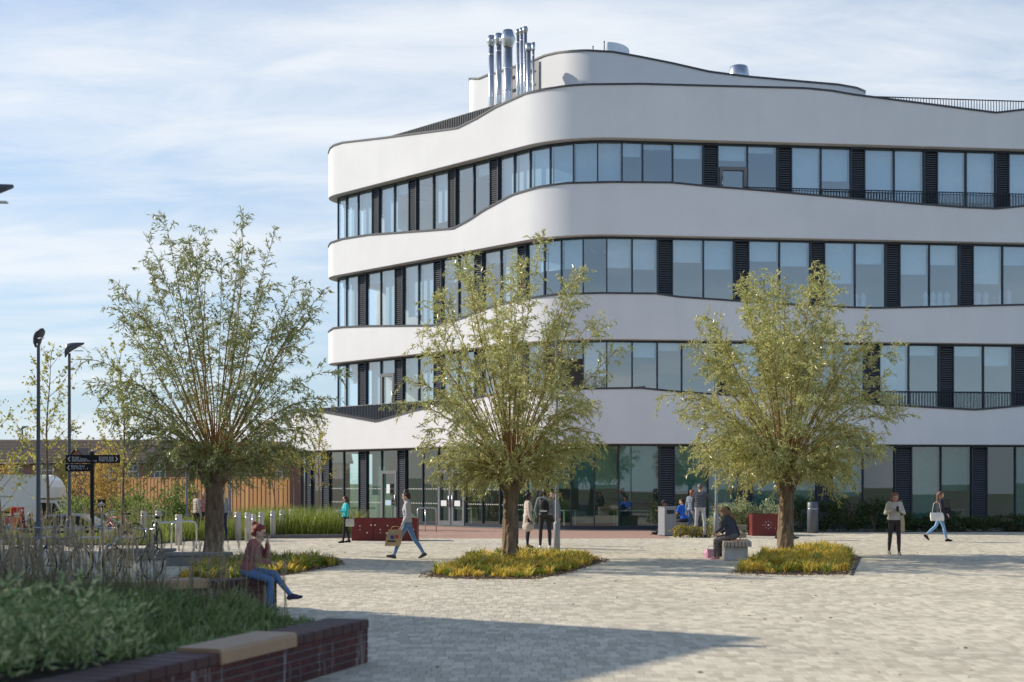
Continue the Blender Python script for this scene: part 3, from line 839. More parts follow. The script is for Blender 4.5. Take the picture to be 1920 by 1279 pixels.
def curve_shoot(p, d, L_, n, rg, droop, up):
    pts = [p.copy()]; d = d / np.linalg.norm(d); st = L_ / n
    for i in range(n):
        f = (i + 1) / n; hor = math.hypot(d[0], d[1])
        d = d + np.array([0, 0, up * (1 - f) * .12 - droop * f * f * .22 * (0.35 + hor)]) + rg.normal(0, .035, 3)
        d /= np.linalg.norm(d); pts.append(pts[-1] + d * st)
    return np.array(pts)
def willow(px, py, H, trunk_h, label, seed, nshoot, width, mleaf, density=1.0, lean=0.0, rtr=.21, zl=1.45):
    rg = np.random.default_rng(seed); b = ground(px, py)
    t = thing('willow_tree', label, 'tree', b, 0, 'pollarded willows on the plaza')
    # gnarly trunk
    prof = []; nk = 44; nz = 44; vs = []
    for i in range(nz + 1):
        f = i / nz; z = f * (trunk_h + .25) - .05
        r = rtr * (1.22 - .5 * f if f < .12 else 1.16 - .18 * f)
        if f > .74: r *= 1 + 1.1 * math.sin((f - .74) / .26 * math.pi * .72)
        for k in range(nk):
            a = 2 * math.pi * k / nk
            rr = r * (1 + .10 * math.sin(3 * a + 5 * f + seed) + .06 * math.sin(7 * a - 9 * f + seed * 2) + .045 * math.sin(19 * a + 2.5 * math.sin(f * 23 + a * 3)) + rg.normal(0, .022))
            vs.append((b.x + lean * f + rr * math.cos(a), b.y + rr * math.sin(a), z))
    fs = [(i * nk + k, i * nk + (k + 1) % nk, (i + 1) * nk + (k + 1) % nk, (i + 1) * nk + k) for i in range(nz) for k in range(nk)]
    fs.append(tuple(nz * nk + k for k in range(nk)))
    mb = MB().add(vs, fs, 0, True)
    for _ in range(9):                                     # burls
        a = rg.uniform(0, 2 * math.pi); f = rg.uniform(.1, .98); rr = rtr * (1.0 if f < .75 else 1.5)
        mb.sphere((b.x + lean * f + rr * math.cos(a), b.y + rr * math.sin(a), f * trunk_h), rg.uniform(.05, .085), 8, 6, sc3=(.8, .8, 1.5))
    mb.build('trunk', m_bark, t)
    knuck = np.array([b.x + lean, b.y, trunk_h + .05])
    br = MB(); LP_, LD_ = [], []
    for si in range(nshoot):
        u = (si + rg.uniform(0, 1)) / nshoot
        th = R(3) + (u ** .68) * R(98)                     # from upright to drooping
        ph = si * 2.399 + rg.normal(0, .3)
        d = np.array([math.sin(th) * math.cos(ph), math.sin(th) * math.sin(ph), math.cos(th)])
        top = (H - trunk_h); c_ = max(0, math.cos(th))
        zc_ = (H + zl) / 2 - trunk_h; bz = (H - zl) / 2; s__ = math.sin(th); cz = math.cos(th)
        qa = (s__ / width) ** 2 + (cz / bz) ** 2; qb = -2 * cz * zc_ / bz ** 2; qc = (zc_ / bz) ** 2 - 1
        Ls = (-qb + math.sqrt(max(0, qb * qb - 4 * qa * qc))) / (2 * qa) * rg.uniform(.86, 1.03)
        st = knuck + d * rtr * rg.uniform(.5, 1.2) + rg.normal(0, .06, 3)
        pts = curve_shoot(st, d + np.array([0, 0, .12]), Ls, 12, rg, 1.0 if th > R(45) else .5, .35)
        r0 = rg.uniform(.013, .028); fs = .40 if th < R(50) else (.30 if th < R(75) else .12)
        br.tube(pts, list(np.linspace(r0, .004, len(pts))), 5, cap=False)
        nt_ = int(Ls * 6.2 * density)
        for _ in range(nt_):
            f = fs + (1 - fs) * rg.uniform(0, 1) ** .8 if rg.uniform() < .9 else rg.uniform(.1, 1); i = min(int(f * 12), 11); w_ = f * 12 - i
            p = pts[i] * (1 - w_) + pts[i + 1] * w_; dd = pts[i + 1] - pts[i]; dd /= np.linalg.norm(dd)
            sd = np.cross(dd, rg.normal(size=3)); sd /= np.linalg.norm(sd)
            tl = rg.uniform(.18, .60) * (1.15 - .4 * f)
            tw = curve_shoot(p, dd * .8 + sd * rg.uniform(.5, 1.1), tl, 4, rg, 1.5, .4)
            if rg.uniform() < .5: br.tube(tw[::2], [.005, .004, .002], 3, cap=False)
            nl = int(tl / .022)
            fl = rg.uniform(.08, 1.05, nl); ii = np.minimum((fl * 4).astype(int), 3); ww = (fl * 4 - ii)[:, None]
            pp_ = tw[ii] * (1 - ww) + tw[ii + 1] * ww; dl = unit(tw[ii + 1] - tw[ii])
            LP_.append(pp_); LD_.append(dl * .8 + rg.normal(0, .55, (nl, 3)) + np.array([0, 0, -.28]))
        nl = int(Ls / .06); fl = rg.uniform(.25, 1.0, nl); ii = np.minimum((fl * 12).astype(int), 11); ww = (fl * 12 - ii)[:, None]
        LP_.append(pts[ii] * (1 - ww) + pts[ii + 1] * ww); LD_.append(unit(pts[ii + 1] - pts[ii]) + rg.normal(0, .6, (nl, 3)))
    br.build('branches', m_shoot, t)
    P_ = np.concatenate(LP_); D_ = np.concatenate(LD_); n = len(P_)
    ok = P_[:, 2] > .9; P_, D_ = P_[ok], D_[ok]; n = len(P_)
    tag(pieces('crown', leaf_pieces(P_, D_, rg.uniform(.085, .16, n), rg.uniform(.021, .033, n), rg), LEAF_PAT, mleaf, t), kind='stuff')
    return t
tw2 = willow(957, 1050, 8.0, 2.05, 'pollarded willow with knobbly trunk in the middle of the plaza, before the white corner', 11, 120, 2.85, m_wleaf, 1.15, rtr=.165)
tw3 = willow(1474, 1043, 7.5, 2.15, 'densest pollarded willow, on the right, standing beside the slatted bench', 23, 135, 2.95, m_wleaf, 1.4, rtr=.175)
tw1 = willow(398, 1055, 8.1, 2.25, 'darker sparse pollarded willow on the left, seen against the sky', 37, 115, 2.9, m_wleaf1, .95, lean=.08, rtr=.19, zl=1.75)

# further willows behind the photographer: the ground floor glass mirrors them
for i, (src, x_, y_, a_) in enumerate(((tw2, -7, -9, 1.1), (tw3, 1.5, -13, 2.6), (tw2, 9, -10, 4.0), (tw3, 17, -14, .7), (tw1, 25, -11, 3.3), (tw2, 33, -13, 5.2))):
    c_ = copy_tree(src); c_.location = (x_, y_, 0); c_.rotation_euler = (0, 0, a_); c_['label'] = 'willow behind the viewpoint, mirrored in the ground floor glass, %s from the left' % ORD[i]; c_['group'] = 'willows behind the viewpoint'
def sapling(px, py, z0, Y, H, spread, label, seed, mleaf, nbr=22, leaf=.07, dens=1.0, trunk=.05, group='young trees behind the bicycle park', lowest=.28, base_h=None):
    rg = np.random.default_rng(seed)
    b = Vector(((px - 960) / F * Y, Y, z0))
    t = thing('young_tree', label, 'tree', b, 0, group)
    lead = curve_shoot(np.array(b), np.array([rg.normal(0, .03), rg.normal(0, .03), 1.0]), H, 14, rg, 0, .5)
    tr = MB(); tr.tube(lead, list(np.linspace(trunk, .006, 15)), 7); tr.build('trunk', m_sap, t)
    br = MB(); LP_, LD_ = [], []
    for i in range(nbr):
        f = lowest + (1 - lowest) * (i + rg.uniform()) / nbr; j = min(int(f * 14), 13); p = lead[j] + (lead[j + 1] - lead[j]) * (f * 14 - j)
        ph = i * 2.4 + rg.normal(0, .3); a = R(rg.uniform(30, 62))
        d = np.array([math.sin(a) * math.cos(ph), math.sin(a) * math.sin(ph), math.cos(a)])
        Lb = spread * rg.uniform(.6, 1.1) * (1.15 - .85 * f)
        pts = curve_shoot(p, d, Lb, 6, rg, -.1, 1.0); br.tube(pts, list(np.linspace(.014, .003, 7)), 4, cap=False)
        for _ in range(int(Lb * 2.5)):
            q0 = pts[rg.integers(1, 6)]; dd = d + rg.normal(0, .6, 3); tw = curve_shoot(q0, dd, Lb * rg.uniform(.15, .4), 3, rg, 0, .6)
            br.tube(tw, [.005, .004, .003, .002], 3, cap=False)
            nl = int(9 * dens); fl = rg.integers(0, 4, nl); LP_.append(tw[fl] + rg.normal(0, .04, (nl, 3))); LD_.append(rg.normal(0, 1, (nl, 3)))
        nl = int(Lb * 11 * dens); fl = rg.uniform(.3, 1, nl); ii = np.minimum((fl * 6).astype(int), 5)
        LP_.append(pts[ii] + rg.normal(0, .05, (nl, 3))); LD_.append(rg.normal(0, 1, (nl, 3)) + np.array([0, 0, -.2]))
    br.build('branches', m_sap, t); P_ = np.concatenate(LP_); D_ = np.concatenate(LD_); n = len(P_)
    tag(pieces('crown', leaf_pieces(P_, D_, rg.uniform(.7, 1.3, n) * leaf, rg.uniform(.55, .85, n) * leaf, rg), LEAF_PAT, mleaf, t), kind='stuff')
m_sap = mat('sapling_bark', (0.20, 0.15, 0.10), 0.9, var=0.3)
m_sleaf = mat('sapling_leaf', (0.26, 0.30, 0.06), 0.5, col2=(0.62, 0.54, 0.15), island=0.9, trans=0.5)
m_oleaf = mat('autumn_leaf', (0.38, 0.28, 0.06), 0.5, col2=(0.70, 0.46, 0.14), island=0.9, trans=0.5)
m_gleaf = mat('shrub_leaf', (0.10, 0.17, 0.04), 0.45, col2=(0.36, 0.44, 0.12), island=0.9, trans=0.45)
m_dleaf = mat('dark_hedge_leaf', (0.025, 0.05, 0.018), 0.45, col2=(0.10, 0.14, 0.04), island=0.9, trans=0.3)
m_vleaf = mat('variegated_leaf', (0.16, 0.24, 0.10), 0.5, col2=(0.62, 0.62, 0.36), island=0.95, trans=0.3)
sapling(88, 1000, -.8, 58, 8.0, 3.6, 'thin young tree with sparse yellowing leaves behind the left lamp post', 3, m_sleaf, 24, .13, .8, .085)
sapling(228, 1000, -.8, 55, 7.6, 3.2, 'young tree with yellow green leaves right of the finger post', 4, m_sleaf, 24, .12, 1.0, .075)
sapling(3, 1000, -.8, 50, 5.6, 2.6, 'young tree cut off by the left edge of the picture', 5, m_sleaf, 20, .12, 1.0, .06)
for i, (px_, H_, lab) in enumerate(((520, 4.3, 'slim birch like tree nearest the bollards, before the timber fence end'), (553, 4.8, 'slim birch like tree in the middle of the trio by the glass corner'), (597, 4.6, 'slim birch like tree closest to the white building left end'))):
    sapling(px_, 985, 0, 60 - i * .8, H_, 2.0, lab, 40 + i, m_oleaf if i == 0 else m_sleaf, 20, .09, 1.6, .035, group='slim trees at the left end of the building', lowest=.35)

def shrub(px, Y, z0, wx, wy, h, label, seed, mleaf, n=1500, leaf=.07, name='shrub', cat='shrub', group=None, conic=False, aspect=.6):
    rg = np.random.default_rng(seed); b = Vector(((px - 960) / F * Y, Y, z0))
    t = thing(name, label, cat, b, 0, group)
    st = MB(); k = 9; cl = []
    for i in range(k):
        a = rg.uniform(0, 2 * math.pi); tip = np.array([math.cos(a) * wx * rg.uniform(.1, .36), math.sin(a) * wy * rg.uniform(.1, .36), h * rg.uniform(.55, .93)])
        pts = [np.array(b), np.array(b) + tip * np.array([.4, .4, .55]), np.array(b) + tip]; st.tube(pts, [.02, .014, .005], 4, cap=False)
    st.build('stem', m_sap, t)
    nc = 26
    for i in range(nc):
        u = rg.normal(size=3); u /= np.linalg.norm(u); rr = rg.uniform(.35, 1) ** .5
        zf = (u[2] * rr * .5 + .52)
        s_ = (1.05 - zf) if conic else 1.0
        cl.append((u[0] * rr * wx / 2 * .82 * s_, u[1] * rr * wy / 2 * .82 * s_, zf * h))
    cl = np.array(cl); ci = rg.integers(0, nc, n)
    rad = np.array([wx, wy, h]) * .17
    P_ = cl[ci] + np.clip(rg.normal(0, .55, (n, 3)), -1.3, 1.3) * rad * rg.uniform(.6, 1.25, (nc, 1))[ci]
    P_[:, 2] = np.clip(P_[:, 2], .03, h * 1.12)
    D_ = unit(P_ - np.array([0, 0, h * .35])) + rg.normal(0, .7, (n, 3))
    tag(pieces('foliage', leaf_pieces(P_ + np.array(b), D_, rg.uniform(.7, 1.3, n) * leaf, rg.uniform(.7, 1.3, n) * leaf * aspect, rg), LEAF_PAT, mleaf, t), kind='stuff')
    return t
shrub(122, 78, -.8, 2.2, 2.0, 3.3, 'rounded golden green conifer beyond the white van', 51, mat('conifer', (0.09, 0.12, 0.02), 0.6, col2=(0.30, 0.28, 0.05), island=.8, trans=.3), 5200, .09, 'conifer', 'tree', conic=True)
gl_ = 'shrubs between the car park and the fence'
for i, (px_, Y_, w_, h_, m_, lab) in enumerate((
    (8, 72, 1.6, 2.9, m_oleaf, 'yellow leaved shrub at the left picture edge above the van roof'),
    (170, 64, 2.2, 2.5, m_oleaf, 'orange tinted autumn shrub just left of the black finger post'),
    (205, 63, 2.3, 3.4, m_oleaf, 'tall orange autumn shrub right of the finger post'),
    (150, 60, 1.8, 1.5, m_gleaf, 'low green shrub below the orange shrubs left of the finger post'),
    (238, 61, 2.2, 1.35, m_gleaf, 'bright green shrub in front of the left end of the timber fence'),
    (275, 58, 2.1, 1.1, m_gleaf, 'leafy green shrub against the fence, left of the willow'),
    (310, 56, 1.7, .9, m_gleaf, 'lower green shrub behind the black bicycle near the willow'),
    (345, 57, 1.5, 1.3, m_gleaf, 'small green shrub right behind the thin pole by the willow'))):
    shrub(px_, Y_, -.8 if px_ < 290 else -.3, w_, 1.8, h_ + .8, lab, 60 + i, m_, 2600, .11, group=gl_)
# right hand planting along the facade
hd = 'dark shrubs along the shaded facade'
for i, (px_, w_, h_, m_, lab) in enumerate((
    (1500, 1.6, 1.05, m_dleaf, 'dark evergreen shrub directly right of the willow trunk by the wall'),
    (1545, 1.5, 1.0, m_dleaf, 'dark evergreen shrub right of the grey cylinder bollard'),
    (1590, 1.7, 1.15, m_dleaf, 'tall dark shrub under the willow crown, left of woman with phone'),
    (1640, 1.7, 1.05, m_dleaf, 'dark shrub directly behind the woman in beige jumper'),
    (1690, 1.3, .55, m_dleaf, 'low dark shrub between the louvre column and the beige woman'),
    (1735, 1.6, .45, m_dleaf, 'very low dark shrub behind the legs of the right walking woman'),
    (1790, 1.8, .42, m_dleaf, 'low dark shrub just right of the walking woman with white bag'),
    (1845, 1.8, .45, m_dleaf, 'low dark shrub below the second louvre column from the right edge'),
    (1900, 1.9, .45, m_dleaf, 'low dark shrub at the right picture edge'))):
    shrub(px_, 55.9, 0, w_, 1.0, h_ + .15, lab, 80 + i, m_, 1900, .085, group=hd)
vg = 'cream variegated shrubs behind the bench'
for i, (px_, h_, lab) in enumerate(((1355, 1.0, 'cream variegated shrub behind the puffer jacket woman'), (1395, 1.2, 'tallest cream variegated shrub left of the rust red planter'), (1440, 1.15, 'cream variegated shrub rising behind the rust red planter'))):
    shrub(px_, 52.6, 0, 1.25, 1.0, h_, lab, 95 + i, m_vleaf, 1700, .085, group=vg)
for i, px_ in enumerate((1275, 1297, 1322)):
    shrub(px_, 49.8, 0, .65, .5, .38, ('low flowering plant beside the grey bin', 'low flowering plant by the feet of the man in grey jumper', 'low flowering plant near the grey post base')[i], 100 + i, mat('flower_leaf', (0.12, 0.18, 0.05), 0.5, col2=(0.60, 0.42, 0.10), island=.95, trans=.3), 420, .075, 'plant', 'plant', group='low flowering plants by the bin')

# sedge beds round the willows ------------------------------------------------
m_sedge = mat('sedge', (0.46, 0.46, 0.06), 0.5, col2=(0.90, 0.60, 0.14), island=0.9, trans=0.55)
m_sedge_g = mat('sedge_green', (0.14, 0.22, 0.03), 0.5, col2=(0.40, 0.42, 0.06), island=0.9, trans=0.35)
m_litter = mat('leaf_litter', (0.16, 0.09, 0.045), 0.9, col2=(0.34, 0.24, 0.14), island=.9)
def sedge_bed(poly_px, label, seed, nclump, h=.29, dark=.25):
    poly = [ground(*p) for p in poly_px]; rg = np.random.default_rng(seed)
    c = sum(poly, Vector()) / len(poly); t = thing('sedge_bed', label, 'flower bed', (c.x, c.y, 0), 0, 'sedge beds around the willows')
    MB().prism([(p.x, p.y) for p in poly], -.01, .015).build('soil', m_soil, t)
    ctr = scatter(poly, nclump, rg)
    ctr = np.array([c.x, c.y]) + (ctr - np.array([c.x, c.y])) * .95
    for nm, m_, sel in (('sedge_blades', m_sedge, rg.uniform(size=nclump) > dark), ('green_blades', m_sedge_g, None)):
        cc = ctr[sel] if sel is not None else ctr[~last]
        if sel is not None: last = sel
        nb = 26; B_ = np.repeat(cc, nb, 0) + rg.normal(0, .045, (len(cc) * nb, 2)); hh = np.repeat(rg.uniform(.4, 1.25, len(cc)), nb) * h * rg.uniform(.5, 1.1, len(B_))
        base = np.c_[B_, np.full(len(B_), .01)]
        tag(pieces(nm, blade_pieces(base, hh, .030, rg.uniform(.25, 1.25, len(B_)), rg), BLADE_PAT, m_, t), kind='stuff')
    nl = nclump * 14; q = scatter([(Vector((c.x, c.y, 0)) + (p - Vector((c.x, c.y, 0))) * 1.09) for p in poly], nl, rg)
    tag(pieces('leaf_litter', leaf_pieces(np.c_[q, rg.uniform(.018, .03, nl)], np.c_[rg.normal(size=(nl, 2)), rg.normal(0, .2, nl)], rg.uniform(.05, .09, nl), rg.uniform(.02, .03, nl), rg), LEAF_PAT, m_litter, t), kind='stuff')
sedge_bed([(800, 1081), (860, 1085), (1000, 1086), (1060, 1075), (1132, 1052), (1080, 1040), (960, 1037), (880, 1046)], 'wedge shaped bed of yellow green sedge round the middle willow', 5, 330)
sedge_bed([(1378, 1075), (1480, 1078), (1588, 1077), (1604, 1047), (1580, 1031), (1500, 1028), (1430, 1040)], 'bed of golden sedge round the right willow beside the bench', 6, 330, dark=.2)
sedge_bed([(330, 1090), (500, 1084), (560, 1074), (636, 1060), (622, 1048), (500, 1050), (380, 1062)], 'shaded bed of brownish sedge round the left willow', 8, 300, dark=.5)

# reeds by the doors -----------------------------------------------------------
m_reed = mat('reed_grass', (0.14, 0.22, 0.03), 0.5, col2=(0.42, 0.44, 0.10), island=.9, trans=.4)
rg = np.random.default_rng(3)
poly = [Vector((-9.6, 49.5, 0)), Vector((-5.55, 50.3, 0)), Vector((-5.4, 52.5, 0)), Vector((-9.8, 55.5, 0))]
t = thing('reed_bed', 'bright green ornamental grass bank between the bollards and the rust red planter', 'grass bed', (-7.6, 51.5, 0))
MB().prism([(p.x, p.y) for p in poly], -.01, .03).build('soil', m_soil, t)
B_ = scatter(poly, 5200, rg)
tag(pieces('reed_blades', blade_pieces(np.c_[B_, np.full(len(B_), .02)], rg.uniform(.5, 1.25, len(B_)), .022, rg.uniform(.1, .75, len(B_)), rg), BLADE_PAT, m_reed, t), kind='stuff')
mk = MB(); mk.box((-7.4, 49.35, .06), (4.3, .14, .12), R(10)); mk.build('kerb', m_kerb, t)
poly = [Vector((-11.8, 46.5, 0)), Vector((-8.9, 47.6, 0)), Vector((-9.0, 50.5, 0)), Vector((-12.0, 52.0, 0))]
t = thing('grass_strip', 'yellow green grass strip behind the grey bollards by the fence', 'grass bed', (-10.4, 49, 0))
MB().prism([(p.x, p.y) for p in poly], -.01, .03).build('soil', m_soil, t)
B_ = scatter(poly, 2600, rg)
tag(pieces('grass_blades', blade_pieces(np.c_[B_, np.full(len(B_), .02)], rg.uniform(.35, .9, len(B_)), .02, rg.uniform(.1, .8, len(B_)), rg), BLADE_PAT, m_reed, t), kind='stuff')
# ================================================================== OFF-FRAME NEIGHBOURS (they cast the two long shadows)
m_brickw = mat('neighbour_brick', (0.26, 0.14, 0.10), 0.9, var=0.2, scale=9)
EDGE = np.array([0.53, 0.848])
def neighbour(cx, cy, s_, label, back, along=26.0):
    """cx, cy: where the shadow of the upper corner falls on the plaza"""
    c0 = np.array([cx, cy]) + np.array([SUN_H.x, SUN_H.y]) * s_; h = s_ * math.tan(SUN_EL)
    perp = np.array([-EDGE[1], EDGE[0]])
    poly = [c0, c0 - EDGE * along, c0 - EDGE * along + perp * back, c0 + perp * back]
    t = thing('neighbour_building', label, 'building', (c0[0], c0[1], 0))
    poly = poly[::-1]
    MB().prism(poly, -.3, h - .12).build('wall', m_brickw, t)
    MB().prism([p for p in poly], h - .118, h).build('roof', m_cope, t)
    rz = math.atan2(EDGE[1], EDGE[0]); nrm = -perp; k = 0
    z = 1.0
    while z < h - 2.2:
        for j in range(int(along / 3.2)):
            q = c0 - EDGE * (1.9 + j * 3.2) + nrm * .02
            f_ = MB().box((q[0], q[1], z + .8), (1.7, .08, 1.7), rz).build('window', m_dark, t)
            q2 = q + nrm * .05; MB().box((q2[0], q2[1], z + .8), (1.5, .02, 1.5), rz).build('pane', g_up, f_)
        z += 3.4
neighbour(3.08, 17.69, 17.0, 'brick building left of the camera outside the frame, throwing the front shadow', 9.0)
neighbour(-1.8, 34.7, 20.5, 'second brick building further left outside the frame, throwing the middle shadow', 8.0, 16.0)

# ================================================================== FAR LEFT BACKGROUND
m_tile = mat('roof_tile', (0.20, 0.155, 0.125), 0.9, var=0.2, scale=3, bump=0.3)
m_hbrick = mat('house_brick', (0.30, 0.16, 0.12), 0.9, var=0.25, scale=6)
m_wframe = mat('white_frame', (0.75, 0.75, 0.73), 0.5, var=0.03)
m_hglass = mat('house_glass', (0.03, 0.04, 0.05), 0.08, var=0.2, spec=0.8)
def terrace(px0, px1, Y, ridge, eave, label, wins, gables=()):
    a, b = (px0 - 960) / F * Y, (px1 - 960) / F * Y; zr = CAMZ + (HZ - ridge) * Y / F; ze = CAMZ + (HZ - eave) * Y / F
    t = thing('brick_terrace', label, 'house', ((a + b) / 2, Y, -.8))
    MB().box(((a + b) / 2, Y + 4, (ze - .8) / 2), (b - a, 8, ze + .8)).build('wall', m_hbrick, t)
    rf = MB(); e = .35
    rf.add([(a - e, Y - e, ze - .1), (b + e, Y - e, ze - .1), (b + e, Y + 4, zr), (a - e, Y + 4, zr), (b + e, Y + 8 + e, ze - .1), (a - e, Y + 8 + e, ze - .1)], [(0, 1, 2, 3), (3, 2, 4, 5), (0, 3, 5), (1, 4, 2), (0, 5, 4, 1)])
    ro = rf.build('roof', m_tile, t)
    cs = MB(); k = 1; n = 16
    for k in range(1, n):                                     # tile courses
        f_ = k / n; y_ = Y - e + (4 + e) * f_; z_ = ze - .1 + (zr - ze + .1) * f_
        cs.box(((a + b) / 2, y_, z_ + .02), (b - a + 2 * e, .06, .05))
    tag(cs.build('tile_courses', m_tile, ro), kind='stuff')
    gt = MB(); gt.tube([(a - e, Y - e - .06, ze - .12), (b + e, Y - e - .06, ze - .12)], .07, 6); gt.build('gutter', m_black, ro)
    for (p, py, w_, h_) in wins:
        c = at(p, py, Y); f_ = MB()
        f_.box((c.x, Y - .03, c.z), (w_, .12, h_)); wo = f_.build('window', m_wframe, t)
        for sx in (-1, 1):
            for sz in (-1, 1):
                MB().box((c.x + sx * w_ * .23, Y - .10, c.z + sz * h_ * .235), (w_ * .38, .03, h_ * .39)).build('pane', m_hglass, wo)
        MB().box((c.x, Y - .08, c.z - h_ / 2 - .06), (w_ + .2, .22, .1)).build('sill', m_conc, wo)
    for p, py, w_ in gables:
        c = at(p, py, Y); gx = c.x; g_ = MB(); y0 = Y - 1.2
        g_.add([(gx - w_ / 2, y0, -.8), (gx + w_ / 2, y0, -.8), (gx + w_ / 2, y0, ze - .2), (gx, y0, c.z), (gx - w_ / 2, y0, ze - .2), (gx - w_ / 2, Y + 3, ze - .2), (gx + w_ / 2, Y + 3, ze - .2), (gx, Y + 3, c.z), (gx - w_ / 2, Y + 3, -.8), (gx + w_ / 2, Y + 3, -.8)], [(0, 1, 2, 3, 4), (0, 4, 5, 8), (1, 9, 6, 2)])
        go = g_.build('gable', m_hbrick, t); r2 = MB(); o_ = .25
        for sx in (-1, 1):
            r2.add([(gx, y0 - o_, c.z + .12), (gx + sx * (w_ / 2 + o_), y0 - o_, ze - .25), (gx + sx * (w_ / 2 + o_), Y + 3, ze - .25), (gx, Y + 3, c.z + .12)], [(0, 1, 2, 3)])
        r2.build('gable_roof', m_tile, go)
terrace(-60, 330, 138, 822, 867, 'long brick terrace with brown tiled roof behind the van and finger post',
        [(27, 884, .9, 1.1), (89, 882, 1.2, 1.5), (152, 888, 1.0, .9), (205, 884, 1.1, 1.3), (250, 884, 1.1, 1.3), (300, 884, 1.1, 1.3)], [(151, 843, 2.6)])
terrace(345, 640, 150, 826, 866, 'brick terrace with tiled roof seen through the left willow above the fence',
        [(380, 886, 1.1, 1.3), (440, 884, 1.1, 1.3), (475, 884, 1.1, 1.3), (520, 884, 1.1, 1.3), (580, 884, 1.1, 1.3)], [(460, 850, 3.0)])

# timber fence: every board is a part
m_board = mat('fence_board', (0.28, 0.13, 0.045), 0.8, col2=(0.46, 0.24, 0.09), objrand=True, scale=2, stretch=(8, 8, 1))
fa, fb = at(222, 905, 84), at(546, 905, 71.5)
fen = thing('timber_fence', 'tall orange brown timber fence of upright boards behind the left willow', 'fence', (fa.x, fa.y, -.8))
v = Vector((fb.x - fa.x, fb.y - fa.y, 0)); ln = v.length; v.normalize(); rz = math.atan2(v.y, v.x); nb = int(ln / .19)
bm = [MB().bbox((0, 0, 1.47 + d / 2), (.178, .026, 2.9 + d), .006).mesh('board', m_board) for d in (0, .03, -.02)]
for i in range(nb):
    o = link('board', bm[i % 3 if random.random() < .7 else 0], fen); p = v * (ln * i / nb)
    o.location = (p.x, p.y, 0 if i % 9 else .02); o.rotation_euler = (0, 0, rz + random.gauss(0, .02))
    o.location = Vector(o.location) + Vector((v.y, -v.x, 0)) * (.03 if i % 2 else 0)
for z in (.5, 1.6, 2.5):
    MB().box((fa.x + v.x * ln / 2 - v.y * .06, fa.y + v.y * ln / 2 + v.x * .06, z - .8), (ln, .05, .09), rz).build('rail', m_board, fen)
cap = MB().box((fa.x + v.x * ln / 2, fa.y + v.y * ln / 2, 2.17), (ln, .10, .04), rz).build('capping', m_board, fen)

# white box van ---------------------------------------------------------------
m_van = mat('van_white', (0.86, 0.86, 0.84), 0.35, var=0.03, coat=.3)
m_tyre = mat('tyre', (0.015, 0.015, 0.016), 0.85, var=0.2)
m_cglass = mat('car_glass', (0.02, 0.035, 0.03), 0.05, var=0.2, spec=0.9)
YV = 61.0; zg = -.8
def X(px, Y): return (px - 960) / F * Y
van = thing('box_van', 'white box van with coloured stripes parked at the left edge', 'van', (X(40, YV), YV, zg))
def side_extrude(mb, poly, y0, y1, mi=0):
    """polygon in (x, z), extruded along y"""
    n = len(poly); vs = [(x, y0, z) for x, z in poly] + [(x, y1, z) for x, z in poly]
    mb.add(vs, [tuple(range(n)), tuple(reversed(range(n, 2 * n)))] + [((i + 1) % n, i, n + i, n + (i + 1) % n) for i in range(n)], mi)
x0, x1, xr = X(-70, YV), X(92, YV), X(99, YV); zt = CAMZ + (HZ - 890) * YV / F
arc = [(x1 - .62, zt), (x1 - .3, zt - .06), (x1 - .08, zt - .25), (x1 + .08, zt - .55), (x1 + .14, zt - .98)]
mb = MB(); side_extrude(mb, [(x0, zg + .55), (x1 - .55, zg + .55), (x1 - .55, zt - 1.0), arc[-1]] + arc[::-1][1:] + [(x0, zt)], YV, YV + 2.0); body = mb.build('cargo_box', m_van, van)
mb = MB(); side_extrude(mb, [(x1 - .6, zg + .35), (x1 + 1.15, zg + .35), (x1 + 1.2, zg + .95), (x1 + .75, zg + 1.12), (x1 + .22, zg + 1.95), (x1 - .6, zg + 2.0)], YV + .1, YV + 1.9); cab = mb.build('cab', m_van, van)
mb = MB(); side_extrude(mb, [(x1 - .45, zg + 1.15), (x1 + .05, zg + 1.15), (x1 + .03, zg + 1.85), (x1 - .45, zg + 1.85)], YV + .07, YV + .1); mb.build('side_window', m_cglass, cab)
mb = MB(); side_extrude(mb, [(x1 + .10, zg + 1.15), (x1 + .62, zg + 1.15), (x1 + .2, zg + 1.83), (x1 + .09, zg + 1.83)], YV + .07, YV + .1); mb.build('side_window', m_cglass, cab)
mb = MB(); mb.add([(x1 + .76, YV + .2, zg + 1.13), (x1 + .76, YV + 1.8, zg + 1.13), (x1 + .25, YV + 1.75, zg + 1.93), (x1 + .25, YV + .25, zg + 1.93)], [(0, 1, 2, 3)]); mb.build('windscreen', m_cglass, cab)
def wheel(parent, x, y, z, r, w_):
    mb = MB(); prof = [(r * .62, -w_ / 2), (r * .95, -w_ / 2), (r, -w_ / 2 + .03), (r, w_ / 2 - .03), (r * .95, w_ / 2), (r * .62, w_ / 2)]
    mb.lathe((0, 0, 0), prof, 20); mb.v = [(x + p[0], y + p[2], z + p[1]) for p in mb.v]; wo = mb.build('wheel', m_tyre, parent)
    mb = MB(); mb.lathe((0, 0, 0), [(r * .6, -w_ * .44), (r * .6, w_ * .44)], 16); mb.v = [(x + p[0], y + p[2], z + p[1]) for p in mb.v]; mb.build('rim', m_steel, wo)
for xx in (x0 + 1.2, x1 + .45):
    for yy in (YV + .15, YV + 1.85): wheel(van, xx, yy, zg + .34, .34, .22)
cols = [((0.60, 0.42, 0.10), 0), ((0.55, 0.12, 0.10), 1), ((0.05, 0.35, 0.35), 2)]
